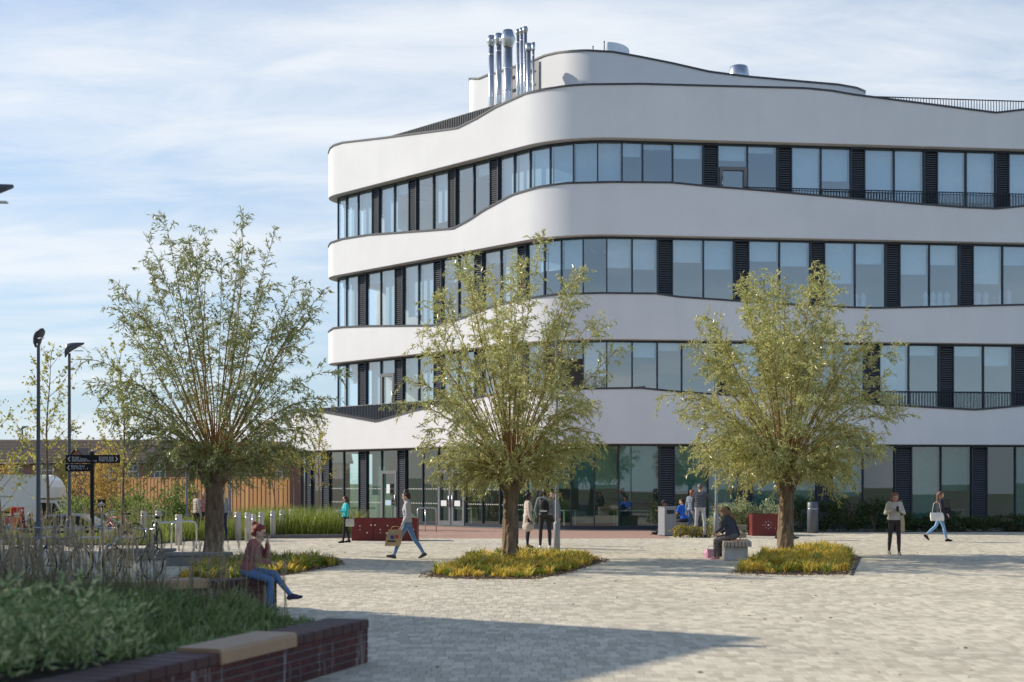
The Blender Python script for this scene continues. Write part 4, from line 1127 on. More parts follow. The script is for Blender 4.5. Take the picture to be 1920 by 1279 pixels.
for c_, i in cols:
    m_ = mat('stripe_%d' % i, c_, 0.4, var=.05); a_ = X(-18 + i * 4, YV); z_ = CAMZ + (HZ - (962 + i * 15)) * YV / F
    mb = MB(); side_extrude(mb, [(a_, z_ - .28), (a_ + .55, z_ + .12), (a_ + .95, z_ + .30), (a_ + .85, z_ + .02), (a_ + .2, z_ - .5)], YV - .012, YV - .004); mb.build('stripe', m_, body)
MB().box((X(0, YV), YV - .01, CAMZ + (HZ - 931) * YV / F), (1.1, .02, .05)).build('panel_trim', m_conc, body)

# silver car -------------------------------------------------------------------
YC = 57.0
def car(px, label, m_, Yc, flip=1):
    xc = X(px, Yc); t = thing('parked_car', label, 'car', (xc, Yc, zg), 0, 'cars parked in front of the van')
    f = flip; low = [(-2.05, .35), (-2.1, .62), (-1.98, .86), (-1.0, .95), (1.2, .98), (1.95, .84), (2.1, .6), (2.08, .32)]
    roof = [(-1.15, .95), (-.45, 1.40), (.15, 1.47), (.95, 1.42), (1.75, .97)]
    b_ = MB(); side_extrude(b_, [(xc + f * x, zg + z) for x, z in low][::f], Yc, Yc + 1.75); bo = b_.build('body', m_, t)
    vs = []; 
    for yy, sh in ((Yc + .08, 0), (Yc + 1.67, 0)):
        for x, z in roof: vs.append((xc + f * x, yy + (.14 if z > 1.2 else 0) * (1 if yy < Yc + 1 else -1), zg + z))
    n = 5
    r_ = MB(); r_.add(vs, [(0, 1, 2, 3, 4), (9, 8, 7, 6, 5)] + [(i, n + i, n + i + 1, i + 1) for i in range(4)], 0); ro = r_.build('cabin', m_, t)
    wn = MB(); wn.add([(xc + f * -.88, Yc + .075, zg + 1.0), (xc + f * .12, Yc + .075, zg + 1.0), (xc + f * .12, Yc + .195, zg + 1.39), (xc + f * -.42, Yc + .195, zg + 1.36)], [(0, 1, 2, 3)]); wn.build('side_window', m_cglass, ro)
    wn = MB(); wn.add([(xc + f * .2, Yc + .075, zg + 1.0), (xc + f * 1.45, Yc + .075, zg + 1.0), (xc + f * .9, Yc + .195, zg + 1.36), (xc + f * .2, Yc + .195, zg + 1.39)], [(0, 1, 2, 3)]); wn.build('side_window', m_cglass, ro)
    wn = MB(); wn.add([(xc + f * -1.12, Yc + .2, zg + .985), (xc + f * -1.12, Yc + 1.55, zg + .985), (xc + f * -.5, Yc + 1.45, zg + 1.385), (xc + f * -.5, Yc + .3, zg + 1.385)], [(0, 1, 2, 3)]); wn.build('windscreen', m_cglass, ro)
    for xx in (-1.3, 1.3):
        for yy in (Yc + .08, Yc + 1.67): wheel(t, xc + xx * f, yy, zg + .31, .31, .2)
    MB().box((xc - f * 2.03, Yc + .3, zg + .68), (.12, .3, .14)).build('headlight', m_wtxt, bo)
car(105, 'silver blue parked car half hidden by tall grass before the van', mat('car_silver', (0.42, 0.50, 0.60), 0.28, var=.04, metal=.4, coat=.6), YC)
car(168, 'dark parked car between the silver car and the finger post', mat('car_dark', (0.03, 0.035, 0.04), 0.25, var=.05, coat=.6), 60.2, -1)

m_steel2 = mat('drain_grate', (0.08, 0.08, 0.085), .5, var=.2)
# ================================================================== STREET FURNITURE
def lamp(px, Y, ztop, label, rz=0, r=.055, base=True, z0=0, mt=None, head=.62, lift=.0):
    mt = mt or m_post; x = X(px, Y); t = thing('street_lamp', label, 'street lamp', (x, Y, z0), 0, 'street lamps of the plaza')
    MB().lathe((x, Y, 0), [(r, z0), (r, z0 + 1.0), (r * .95, z0 + 1.02), (r * .68, ztop - .1), (r * .68, ztop)], 12).build('post', mt, t)
    if base: MB().lathe((x, Y, 0), [(r * 1.75, z0), (r * 1.75, z0 + .78), (r * 1.0, z0 + .84)], 14).build('base_sleeve', mt, t)
    h = MB(); n = 9; d = Vector((math.cos(rz), math.sin(rz), 0)); s_ = Vector((-d.y, d.x, 0)); vs = []
    for i in range(n):
        f = i / (n - 1); a = d * (-.12 + head * f); w_ = .13 * math.sin(math.pi * min(1, .22 + .78 * f * .98)) ** .6 + .015
        zz = ztop + .02 + (.30 + lift) * f ** .55 - .02 * f; th = .16 * (1 - f) ** 1.1 + .025
        for sx, sz in ((-1, 0), (-.6, 1), (.6, 1), (1, 0), (.5, -.75), (-.5, -.75)):
            vs.append(Vector((x, Y, zz)) + a + s_ * w_ * sx + Vector((0, 0, th * (sz if sz > 0 else sz))))
    h.add(vs, [(i * 6 + k, i * 6 + (k + 1) % 6, (i + 1) * 6 + (k + 1) % 6, (i + 1) * 6 + k) for i in range(n - 1) for k in range(6)] + [tuple(reversed(range(6))), tuple((n - 1) * 6 + k for k in range(6))], 0, True)
    ho = h.build('lamp_head', mt, t)
    g_ = MB(); c = Vector((x, Y, ztop + .17 + lift * .6)) + d * (head * .5); g_.box(c - Vector((0, 0, .09)), (head * .45, .12, .02), rz); g_.build('diffuser', m_wtxt, ho)
lamp(72, 40.0, 5.78, 'grey street lamp nearest the left edge with tilted teardrop head', R(-55), .065, head=.5, lift=.05)
lamp(130, 42.6, 5.72, 'grey street lamp second from left, head pointing right', R(5), .06, head=.55)
lamp(-58, 20.0, 5.72, 'street lamp at the upper left edge showing only its head tip', R(4), .07, head=.72)
lamp(1044, 39.6, 6.0, 'pale grey lamp post in front of the chatting students by middle willow', R(30), .052, mt=m_grey)
lamp(1343, 50.3, 6.0, 'pale grey lamp post left of the puffer jacket woman', R(30), .052, mt=m_grey)
lamp(350, 56.0, 4.9, 'thin pale lamp post left of the left willow trunk by the fence', R(20), .05, mt=m_grey, z0=-.1)
lamp(431, 54.0, 4.9, 'thin pale lamp post right of the left willow trunk by the fence', R(20), .05, mt=m_grey)
lamp(42, 120.0, 6.3, 'tiny distant street lamp above the terrace roof', R(20), .09, base=False, z0=-.8)

# finger post
YS = 41.0; xs = X(173, YS); zt = CAMZ + (HZ - 846) * YS / F
fp = thing('finger_post', 'black finger post with white lettering beside the bicycle park', 'sign', (xs, YS, -.012))
MB().bbox((xs, YS, zt / 2 - .01), (.10, .10, zt), .008).build('post', m_black, fp)
MB().lathe((xs, YS, zt - .02), [(.03, 0), (.03, .05), (.012, .07)], 8).build('cap', m_wtxt, fp)
def finger(pxa, pxb, pya, pyb, lines, left):
    a, b = at(pxa, pya, YS), at(pxb, pyb, YS); hgt = a.z - b.z
    f_ = MB().box(((a.x + b.x) / 2, YS - .001, (a.z + b.z) / 2), (b.x - a.x, .045, hgt)).build('sign_panel', m_black, fp)
    fo = origin(fp); yy = YS - .027
    n = len(lines); rot = (R(90), 0, 0)
    for i, tx in enumerate(lines):
        zz = a.z - hgt * (.30 + .62 * i / n) - .02
        xx = a.x + .17 if left else b.x - .17
        text_mesh(tx, .078, m_wtxt, Vector((xx, yy, zz)) - fo, rot, f_, 'lettering', 'LEFT' if left else 'RIGHT')
    ax = a.x + .08 if left else b.x - .08; s_ = 1 if left else -1; zc = (a.z + b.z) / 2; ch = MB()
    for e in (1, -1):
        ch.add([(ax - s_ * .03, yy, zc), (ax + s_ * .02, yy, zc + e * .065), (ax + s_ * .05, yy, zc + e * .065), (ax + s_ * .0, yy, zc)], [(0, 1, 2, 3)])
    ch.build('arrow', m_wtxt, f_)
finger(124, 171.5, 853, 868.5, ['Senate', 'Sports Dome', 'International Academy'], True)
finger(174.5, 225, 853, 868.5, ['Creative Hub', 'Students Hub', 'Town Centre'], False)
finger(123, 171.5, 870, 884, ['Engine Shed', 'Car Parks 1 - 2'], True)
# small motorcycle parking plate
cs_ = at(190.5, 944, 50); t = thing('parking_sign', 'small black sign with white motorcycle symbol right of the finger post', 'sign', (cs_.x, cs_.y, -.8))
MB().tube([(cs_.x, cs_.y + .04, -.8), (cs_.x, cs_.y + .04, cs_.z + .1)], .03, 8).build('post', m_post, t)
pl = MB().bbox((cs_.x, cs_.y, cs_.z), (.27, .03, .29), .005).build('plate', m_black, t)
mb = MB(); y_ = cs_.y - .018
for dx_ in (-.065, .065):
    for k in range(14):
        a0, a1 = 2 * math.pi * k / 14, 2 * math.pi * (k + 1) / 14
        mb.add([(cs_.x + dx_ + r_ * math.cos(a), y_, cs_.z - .035 + r_ * math.sin(a)) for r_, a in ((.025, a0), (.048, a0), (.048, a1), (.025, a1))], [(0, 1, 2, 3)])
mb.add([(cs_.x - .07, y_, cs_.z), (cs_.x + .05, y_, cs_.z - .01), (cs_.x + .04, y_, cs_.z + .035), (cs_.x - .02, y_, cs_.z + .05), (cs_.x - .06, y_, cs_.z + .03)], [(0, 1, 2, 3, 4)])
mb.add([(cs_.x + .02, y_, cs_.z + .03), (cs_.x + .035, y_, cs_.z + .03), (cs_.x + .0, y_, cs_.z + .09), (cs_.x - .02, y_, cs_.z + .09)], [(0, 1, 2, 3)])
mb.build('motorcycle_symbol', m_wtxt, pl)
# red totem by the cars
ct = at(33, 980, 53.0); mb = MB().bbox((ct.x, 53.0, .10), (.46, .16, 1.8), .03)
tt = thing('red_totem', 'red upright panel with white lettering beside the parked silver car', 'sign', (ct.x, 53.0, -.8))
mb.build('panel', mat('red_paint', (0.55, 0.035, 0.02), 0.4, var=.06), tt)
for i in range(4): MB().box((ct.x + .02, 52.915, .22 - i * .13), (.2 - .03 * (i % 2), .006, .05)).build('lettering', m_wtxt, tt)
MB().box((ct.x, 52.915, .72), (.2, .006, .14)).build('emblem', m_wtxt, tt)

# bollards
m_boll = mat('pale_bollard', (0.50, 0.48, 0.44), 0.6, var=.08)
bx = [(270, 1010, 12), (297, 1008, 11), (335, 1022, 13), (446, 1013, 12), (465, 1015, 12), (476, 1021, 9), (490, 1013, 10), (512, 1009, 10), (529, 1007, 10), (547, 1004, 10)]
for i, (p, py, w_) in enumerate(bx):
    g_ = ground(p, py); r_ = .5 * w_ * g_.y / F
    t = thing('bollard', 'pale round bollard, %s from the left in the row near the fence' % ORD[i], 'bollard', g_, 0, 'pale bollards near the fence')
    MB().lathe(g_, [(r_, -.012), (r_, .90), (r_ * .93, .93)], 16).build('post', m_boll, t)
    MB().lathe(g_, [(r_ * 1.02, .74), (r_ * 1.02, .80)], 16).build('band', m_steel, t)
g_ = Vector((X(1524, 54.2), 54.2, 0)); t = thing('bollard', 'wide grey cylinder bollard between the dark shrubs right of the willow', 'bollard', g_)
MB().lathe(g_, [(.21, 0), (.21, 1.15), (.19, 1.17)], 20).build('post', m_post, t); MB().lathe(g_, [(.214, .9), (.214, .93)], 20).build('band', m_steel, t)

# rust red steel planters with punched holes
m_rust = mat('rust_red_steel', (0.16, 0.022, 0.02), 0.5, var=.12, scale=2)
def planter_box(pa, pb, pyt, pyb, dep, label, holes, group):
    a = ground(pa, pyb); b = ground(pb, pyb); Y = a.y; h = CAMZ - (pyt - HZ) * Y / F; w_ = b.x - a.x
    t = thing('steel_planter', label, 'planter', ((a.x + b.x) / 2, Y, 0), 0, group)
    n = max(1, round(w_ / .85)); 
    for i in range(n):
        MB().bbox((a.x + w_ * (i + .5) / n, Y, h / 2), (w_ / n - .006, .05, h), .008).build('front_panel', m_rust, t)
    for xx in (a.x + .026, b.x - .026): MB().box((xx, Y + dep / 2, h / 2), (.05, dep - .06, h - .004)).build('side_panel', m_rust, t)
    MB().box(((a.x + b.x) / 2, Y + dep, h / 2), (w_, .05, h)).build('back_panel', m_rust, t)
    MB().box(((a.x + b.x) / 2, Y + dep / 2, h - .12), (w_ - .11, dep - .06, .04)).build('soil', m_soil, t)
    hm = MB()
    for hx, hy, r_ in holes: 
        hm.lathe((0, 0, 0), [(r_, 0), (r_, .004)], 10); k = len(hm.v) - 20
        for j in range(k, len(hm.v)):
            p = hm.v[j]; hm.v[j] = (a.x + w_ * hx + p[0], Y - .027 - p[2], h * hy + p[1])
    if hm.v: hm.build('punched_holes', m_wtxt, t)
rh = random.Random(2)
planter_box(659, 782, 972, 1014, .9, 'long rust red steel planter behind the walking man with holes punched in front',
            [(.13, .66, .02), (.13, .5, .014), (.30, .7, .025), (.36, .7, .025), (.55, .68, .022), (.44, .5, .02), (.24, .36, .024), (.44, .36, .016), (.54, .34, .03), (.92, .66, .02), (.94, .5, .03), (.78, .6, .015)], 'rust red planters')
planter_box(1410, 1461, 964, 1005, .9, 'rust red steel planter with punched star left of the right willow trunk',
            [(.6 + .12 * math.cos(k), .5 + .16 * math.sin(k), .012) for k in np.linspace(0, 6.28, 9)] + [(.6, .5, .03), (.5, .65, .012), (.4, .5, .012), (.85, .36, .012)], 'rust red planters')
# grey bin
bp_ = ground(1251, 1005); Yb = bp_.y; t = thing('litter_bin', 'grey square litter bin hiding the man in the black cap', 'bin', bp_)
bb_ = MB().bbox((bp_.x, Yb, .52), (.48, .48, 1.0), .012, R(24)).build('body', m_grey, t)
MB().bbox((bp_.x, Yb, 1.035), (.50, .50, .03), .008, R(24)).build('lid', m_steel, t)
d = Vector((math.sin(R(24)), -math.cos(R(24)), 0)); 
MB().box(Vector((bp_.x, Yb, .86)) + d * .241, (.30, .012, .14), R(24)).build('slot', m_black, t)
MB().box(Vector((bp_.x, Yb, .02)), (.44, .44, .03), R(24)).build('plinth', m_black, t)
# handrail by the doors
a, b = X(783, 55.5), X(818, 55.5); t = thing('handrail', 'bent steel handrail in front of the glass doors', 'handrail', ((a + b) / 2, 55.5, 0))
MB().tube([(a, 55.5, 0.0), (a, 55.5, .86), (a + .06, 55.5, .92), (b - .12, 55.5, .92), (b - .03, 55.5, .88), (b, 55.5, .78), (b, 55.5, 0)], .024, 8).build('rail', m_steel, t)
MB().tube([(a + .3, 55.5, 0), (a + .3, 55.5, .9)], .018, 6).build('post', m_steel, t)

# benches ---------------------------------------------------------------------
m_conc_d = mat('dark_concrete', (0.24, 0.235, 0.22), .85, var=.15, bump=.15)
def slab_bench(px, py, w_, dep, h, rz, label, slats, back=False, group='concrete benches'):
    m_conc = m_conc_d if not slats else MATS['pale_concrete']
    g_ = ground(px, py); t = thing('bench', label, 'bench', g_, rz, group)
    MB().bbox((0, 0, h * .36), (w_ * .92, dep * .86, h * .72), .012).build('block', m_conc, t, False)
    n = int(w_ / .085) if slats else 1
    if slats:
        for i in range(n):
            MB().bbox((-w_ / 2 + w_ * (i + .5) / n, 0, h * .86), (w_ / n - .014, dep, h * .26), .006).build('slat', m_wood2, t, False)
        MB().bbox((w_ / 2 + .03, 0, h * .86), (.055, dep + .02, h * .28), .008).build('end_slab', m_conc, t, False)
    else:
        MB().bbox((0, 0, h * .86), (w_, dep, h * .26), .012).build('seat', m_conc, t, False)
    if back:
        for j in range(2):
            MB().bbox((w_ / 2 - .12, dep * .40, h + .09 + j * .2), (.30, .05, .13), .01).build('backrest_slat', m_wood2, t, False)
        MB().box((w_ / 2 - .12, dep * .45, h + .14), (.05, .04, .4)).build('backrest_post', m_steel, t, False)
m_wood2 = mat('weathered_slat', (0.40, 0.32, 0.25), 0.75, col2=(0.55, 0.42, 0.32), objrand=True)
g_ = ground(1377, 1050)
slab_bench(1377, 1048, .62, 1.9, .47, R(-6), 'timber slatted concrete bench carrying the puffer jacket woman, left of right willow', True, True)
slab_bench(372, 1060, 1.5, .5, .30, 0, 'dark low concrete bench in front of the left willow trunk', False)
slab_bench(262, 1050, 1.7, .5, .28, R(4), 'pale low concrete bench left of the willow among the grasses', False)
slab_bench(1283, 1003, 1.0, .5, .46, R(0), 'concrete bench by the bin where the man in blue shirt sits', False)

# ================================================================== BRICK WALLS IN FRONT
def brick_mat(name, c0, c1, streak):
    m = mat(name, c0, 0.8, col2=c1, objrand=True, scale=20, bump=.3, bscale=60)
    t = m.node_tree; b = t.nodes['Principled BSDF']; l = b.inputs['Base Color'].links[0]; src = l.from_socket
    ge = N(t, 'ShaderNodeNewGeometry'); mpn = N(t, 'ShaderNodeMapping'); mpn.inputs['Scale'].default_value = (11, 7, .9)
    no = N(t, 'ShaderNodeTexNoise'); no.inputs['Scale'].default_value = 1.0; no.inputs['Detail'].default_value = 6; no.inputs['Roughness'].default_value = .65
    t.links.new(ge.outputs['Position'], mpn.inputs[0]); t.links.new(mpn.outputs[0], no.inputs['Vector'])
    mr_ = N(t, 'ShaderNodeMapRange'); mr_.inputs['From Min'].default_value = .57; mr_.inputs['From Max'].default_value = .69; mr_.inputs['To Max'].default_value = streak
    t.links.new(no.outputs['Fac'], mr_.inputs['Value'])
    mx_ = N(t, 'ShaderNodeMix', data_type='RGBA'); mx_.inputs[7].default_value = (.48, .48, .50, 1)
    t.links.new(mr_.outputs[0], mx_.inputs['Factor']); t.links.new(src, mx_.inputs[6]); t.links.new(mx_.outputs[2], b.inputs['Base Color'])
    return m
m_brick = brick_mat('dark_red_brick', (0.055, 0.020, 0.020), (0.12, 0.038, 0.033), .75)
m_mortar = brick_mat('grey_mortar', (0.10, 0.095, 0.10), (0.15, 0.14, 0.145), .7)
m_copeb = mat('dark_brick_coping', (0.045, 0.020, 0.021), 0.6, col2=(0.085, 0.034, 0.033), objrand=True, scale=20, bump=.2)
def brick_wall(name, A, B, thick, label, cat, seats):
    """A: free end, B: other end; the outer face is on the right of A->B"""
    A, B = np.array(A, float), np.array(B, float); d = B - A; ln = np.linalg.norm(d); d /= ln; inn = np.array([d[1], -d[0]])
    rz = math.atan2(d[1], d[0]); H_ = .48; hb = .375
    t = thing('brick_wall', label, cat, (A[0], A[1], 0), 0, 'dark red brick seat walls')
    def pt(u, v_, z): q = A + d * u + inn * v_; return (q[0], q[1], z)
    c = pt(ln / 2, thick / 2, hb / 2 - .02); MB().box(c, (ln - .012, thick - .012, hb), rz).build('mortar_core', m_mortar, t)
    bl = MB().bbox((0, 0, 0), (.215, .10, .064), .004).mesh('brick', m_brick); bh = MB().bbox((0, 0, 0), (.1025, .10, .064), .004).mesh('brick', m_brick)
    def put(me, u, v_, z, r_):
        o = link('brick', me, t); q = pt(u, v_, z); o.location = (q[0] - A[0], q[1] - A[1], q[2]); o.rotation_euler = (random.gauss(0, .006), 0, r_ + random.gauss(0, .006))
    nc = 5
    for k in range(nc):
        z = .037 + k * .075; u = .1075 if k % 2 == 0 else .05
        if k % 2: put(bh, .051, .05, z, rz); u = .1025 + .01 + .1075
        while u < ln - .1:
            put(bl, u, .05 + random.gauss(0, .001), z, rz); u += .225
        for j in range(2):                                      # free end
            put(bl, .05, .10 + .1075 + .01 + j * .0 if j == 0 else thick - .0535, z, rz + math.pi / 2) if (j == 0) else put(bh, .05, thick - .055, z, rz + math.pi / 2)
    u = 0.0; cm = MB().bbox((0, 0, 0), (.221, thick + .03, .10), .012).mesh('coping_brick', m_copeb)
    while u < ln - .05:
        mid = u + .1125
        if not any(s0 < mid < s1 for s0, s1 in seats):
            o = link('coping_brick', cm, t); q = pt(mid, thick / 2, hb - .02 + .055); o.location = (q[0] - A[0], q[1] - A[1], q[2] + .0); o.rotation_euler = (0, 0, rz + random.gauss(0, .003))
        u += .225
    for s0, s1 in seats:
        mb = MB(); n = 6; sec = [(-.035, .365), (-.035, .462), (-.024, .486), (-.005, .496), (thick - .06, .496), (thick - .06, .359), (.0, .359), (.0, .365)]
        vs = [pt(u_, v_, z_) for u_ in (s0 + .005, s1 - .005) for v_, z_ in sec]; m_ = len(sec)
        mb.add(vs, [tuple(range(m_)), tuple(reversed(range(m_, 2 * m_)))] + [((i + 1) % m_, i, m_ + i, m_ + (i + 1) % m_) for i in range(m_)])
        mb.build('seat_board', m_seat, t)
    return t, pt
m_seat = mat('tan_seat', (0.36, 0.235, 0.14), 0.45, var=.10, scale=3, stretch=(2, 2, 2))
DW = np.array([-0.30, -0.954])
E0 = np.array([-1.52, 15.2])
brick_wall('near', E0, E0 + DW * 7.6, .45, 'dark red brick planter wall with tan seat in the near left corner', 'wall', [(1.76, 3.21)])
E1 = np.array([-3.55, 21.75]); DF = np.array([-0.79, -0.613])
brick_wall('far', E1, E1 + DF * 5.2, .45, 'brick seat wall further back where the red haired woman sits', 'wall', [(1.15, 2.4)])

# planting in the near planter ---------------------------------------------------
inn = np.array([-.954, .30]); soil = [E0 + inn * .46 + DW * .1, np.array([-2.6, 16.4]), np.array([-9.0, 17.2]), np.array([-9.5, 8.0]), E0 + DW * 7.6 + inn * .46]
pb = thing('planter_bed', 'near left planter full of grasses and pale leaved plants behind the brick wall', 'flower bed', (-5, 13, 0))
MB().prism([tuple(p) for p in soil][::-1], -.01, .36).build('soil', m_soil, pb)
rg = np.random.default_rng(77)
m_pgrass = mat('planter_grass', (0.07, 0.14, 0.03), 0.4, col2=(0.42, 0.50, 0.18), island=.9, trans=.3)
m_plume = mat('grass_plume', (0.30, 0.25, 0.18), 0.8, col2=(0.58, 0.50, 0.38), island=.8, trans=.35)
m_pstem = mat('dry_stem', (0.17, 0.16, 0.08), 0.7, col2=(0.36, 0.31, 0.17), island=.9, trans=.3)
ga = [(-2.0, 15.3), (-2.7, 16.3), (-6.5, 16.6), (-5.5, 13.0), (-3.7, 12.9), (-2.95, 12.2)]
cc = np.r_[scatter(ga, 210, rg), scatter([(-3.4, 11.4), (-3.6, 13.0), (-6.5, 13.0), (-6.5, 9.5), (-4.2, 9.2)], 26, rg)]; nb = 60
B_ = np.repeat(cc, nb, 0) + rg.normal(0, .07, (len(cc) * nb, 2)); B_ = B_[((B_ - E0) @ inn) > .47]
fr = np.clip(((B_ - E0) @ inn - .4) / 1.6, .32, 1)
tag(pieces('grass_clumps', blade_pieces(np.c_[B_, np.full(len(B_), .35)], rg.uniform(.25, .58, len(B_)) * fr, .016, rg.uniform(.2, 1.0, len(B_)), rg), BLADE_PAT, m_pgrass, pb), kind='stuff')
def plumes(poly, n, h0, h1, parent, z0, mst=m_pstem, mpl=m_plume, pl=.26, seed=1):
    rg = np.random.default_rng(seed); q = scatter(poly, n, rg); V = []; H = []
    az = rg.uniform(0, 6.28, n); ln = rg.uniform(.02, .22, n); h = rg.uniform(h0, h1, n)
    d = np.stack([np.cos(az), np.sin(az)], 1)
    base = np.c_[q, np.full(n, z0)]; tip = np.c_[q + d * (ln * h)[:, None], z0 + h * (1 - ln * .3)]
    mid = base * .45 + tip * .55; mid[:, :2] -= d * (ln * h * .2)[:, None]
    w_ = .006; sd = np.stack([-d[:, 1], d[:, 0], np.zeros(n)], 1) * w_
    V = np.stack([base - sd, base + sd, mid - sd, mid + sd, tip - sd * .6, tip + sd * .6], 1)
    tag(pieces('grass_stems', V, BLADE_PAT, mst, parent), kind='stuff')
    k = 34; f = rg.uniform(0, 1, (n, k, 1)); dv = unit(tip - mid)[:, None, :]
    P_ = tip[:, None, :] + dv * (f - .35) * pl; D_ = dv + rg.normal(0, .42, (n, k, 3)) * (1.15 - f); nn = n * k
    tag(pieces('grass_plumes', leaf_pieces(P_.reshape(-1, 3), D_.reshape(-1, 3), rg.uniform(.04, .09, nn), np.full(nn, .007), rg), LEAF_PAT, mpl, parent), kind='stuff')
pa = [(-3.7, 15.7), (-4.0, 16.5), (-8.8, 17.0), (-8.0, 14.0), (-5.2, 13.6)]
plumes([(-2.3, 15.7), (-2.8, 16.4), (-4.0, 16.4), (-3.6, 15.6)], 36, .45, .85, pb, .35, seed=8)
plumes(pa, 480, .55, 1.05, pb, .35)
B_ = scatter(pa, 5200, rg)
tag(pieces('dry_grass', blade_pieces(np.c_[B_, np.full(len(B_), .35)], rg.uniform(.3, .75, len(B_)), .012, rg.uniform(.05, .6, len(B_)), rg), BLADE_PAT, mat('dry_grass', (0.10, 0.11, 0.045), 0.6, col2=(0.30, 0.27, 0.15), island=.9, trans=.35), pb), kind='stuff')
# broad variegated leaves at the front
va = [(-3.38, 11.2), (-3.05, 12.2), (-3.6, 13.2), (-7.0, 13.2), (-7.0, 9.0), (-4.05, 9.0)]
cc = scatter(va, 520, rg); nl = 34
ph = rg.uniform(0, 6.28, (len(cc), nl)); el = rg.uniform(.1, 1.2, (len(cc), nl)); hh = rg.uniform(.10, .62, (len(cc), nl))
P_ = np.stack([cc[:, None, 0] + np.cos(ph) * .07, cc[:, None, 1] + np.sin(ph) * .07, .35 + hh * rg.uniform(.35, 1.25, (len(cc), 1))], -1).reshape(-1, 3)
D_ = np.stack([np.cos(ph) * np.cos(el), np.sin(ph) * np.cos(el), np.sin(el)], -1).reshape(-1, 3)
nn = len(P_); V = leaf_pieces(P_, D_, rg.uniform(.06, .115, nn), rg.uniform(.024, .042, nn), rg)
tag(pieces('broad_leaves', V, LEAF_PAT, mat('broad_leaf', (0.11, 0.22, 0.05), 0.45, col2=(0.66, 0.68, 0.36), island=.95, trans=.3), pb), kind='stuff')
# tall grasses round the bicycles
gb = thing('feather_grass_bed', 'feathery grasses among the parked bicycles at the left', 'grass bed', (-8.5, 27, 0))
q1 = [(-10.5, 24.0), (-6.3, 24.2), (-6.5, 25.2), (-11, 25.5)]
MB().prism(q1, -.01, .02).build('soil', m_soil, gb)
plumes(q1, 170, .6, 1.15, gb, .0, seed=4)
gb2 = thing('feather_grass_bed', 'pale feathery grasses in front of the parked cars', 'grass bed', (-13.4, 45.5, 0))
q2 = [(-16.5, 44.0), (-11.2, 43.5), (-10.5, 46.5), (-16.5, 46.8)]
MB().prism(q2, -.01, .02).build('soil', m_soil, gb2)
plumes(q2, 190, .5, 1.05, gb2, .0, mst=m_reed, pl=.4, seed=5)
B_ = scatter(q2, 2600, rg)
tag(pieces('grass_blades', blade_pieces(np.c_[B_, np.zeros(len(B_))], rg.uniform(.2, .55, len(B_)), .02, rg.uniform(.1, .8, len(B_)), rg), BLADE_PAT, m_reed, gb2), kind='stuff')

# bicycles -----------------------------------------------------------------------
def bicycle(loc, rz, label, mframe):
    t = thing('bicycle', label, 'bicycle', loc, rz, 'bicycles in the bicycle park')
    fr = MB(); A_ = (-.50, 0, .34); Bk = (.0, 0, .28); C = (-.16, 0, .80); Dh = (.38, 0, .86); E_ = (.42, 0, .70); Fw = (.54, 0, .34)
    for a_, b_, r_ in ((Bk, C, .017), (C, Dh, .016), (E_, Bk, .019), (Dh, E_, .018)): fr.tube([a_, b_], r_, 7)
    for s in (-1, 1):
        fr.tube([(A_[0], s * .06, A_[2]), (Bk[0], s * .03, Bk[2])], .010, 6); fr.tube([(A_[0], s * .06, A_[2]), (C[0], s * .02, C[2])], .009, 6)
        fr.tube([E_, (E_[0] + .03, s * .05, .62), (Fw[0], s * .05, Fw[2])], .012, 6)
    fr.build('frame', mframe, t, False)
    for x_ in (A_[0], Fw[0]):
        w_ = MB(); n = 26; ring = [(x_ + .325 * math.cos(2 * math.pi * k / n), 0, .34 + .325 * math.sin(2 * math.pi * k / n)) for k in range(n + 1)]
        w_.tube(ring, .018, 6, cap=False); wo = w_.build('wheel', m_tyre, t, False)
        s_ = MB()
        for k in range(14): s_.tube([(x_, .02 * (-1) ** k, .34), (x_ + .31 * math.cos(k * 2 * math.pi / 14), 0, .34 + .31 * math.sin(k * 2 * math.pi / 14))], .0022, 3, cap=False)
        s_.lathe((x_, -.03, .34), [(.02, 0), (.02, .001)], 6); s_.build('spokes', m_steel, wo, False)
    sd_ = MB(); sd_.tube([C, (-.19, 0, .93)], .013, 6); so = sd_.build('seat_post', m_steel, t, False)
    ss = MB(); ss.sphere((-.20, 0, .955), .5, 10, 6, sc3=(.27, .15, .07)); ss.sphere((-.06, 0, .95), .5, 8, 6, sc3=(.20, .06, .05)); ss.build('saddle', m_tyre, t, False)
    hb_ = MB(); hb_.tube([Dh, (.36, 0, .96), (.40, 0, 1.0)], .014, 6); hb_.tube([(.33, -.29, 1.03), (.40, -.2, 1.01), (.42, 0, 1.0), (.40, .2, 1.01), (.33, .29, 1.03)], .012, 6); ho = hb_.build('handlebar', m_steel, t, False)
    for s in (-1, 1): MB().tube([(.33, s * .29, 1.03), (.27, s * .31, 1.035)], .018, 6).build('grip', m_tyre, ho, False)
    ck = MB(); ck.lathe((0, 0, 0), [(.09, -.004), (.09, .004)], 14); ck.v = [(p[0], p[2] - .05, .28 + p[1]) for p in ck.v]
    ck.tube([(0, -.06, .28), (.12, -.07, .17)], .009, 5); ck.tube([(0, .06, .28), (-.12, .07, .39)], .009, 5); ck.build('crank', m_steel, t, False)
    return t
m_fr = [mat('bike_black', (0.02, 0.02, 0.025), 0.35, coat=.4), mat('bike_blue', (0.03, 0.06, 0.25), 0.35, coat=.4), mat('bike_silver', (0.5, 0.5, 0.52), 0.3, metal=.6), mat('bike_pink', (0.5, 0.12, 0.18), 0.35, coat=.4)]
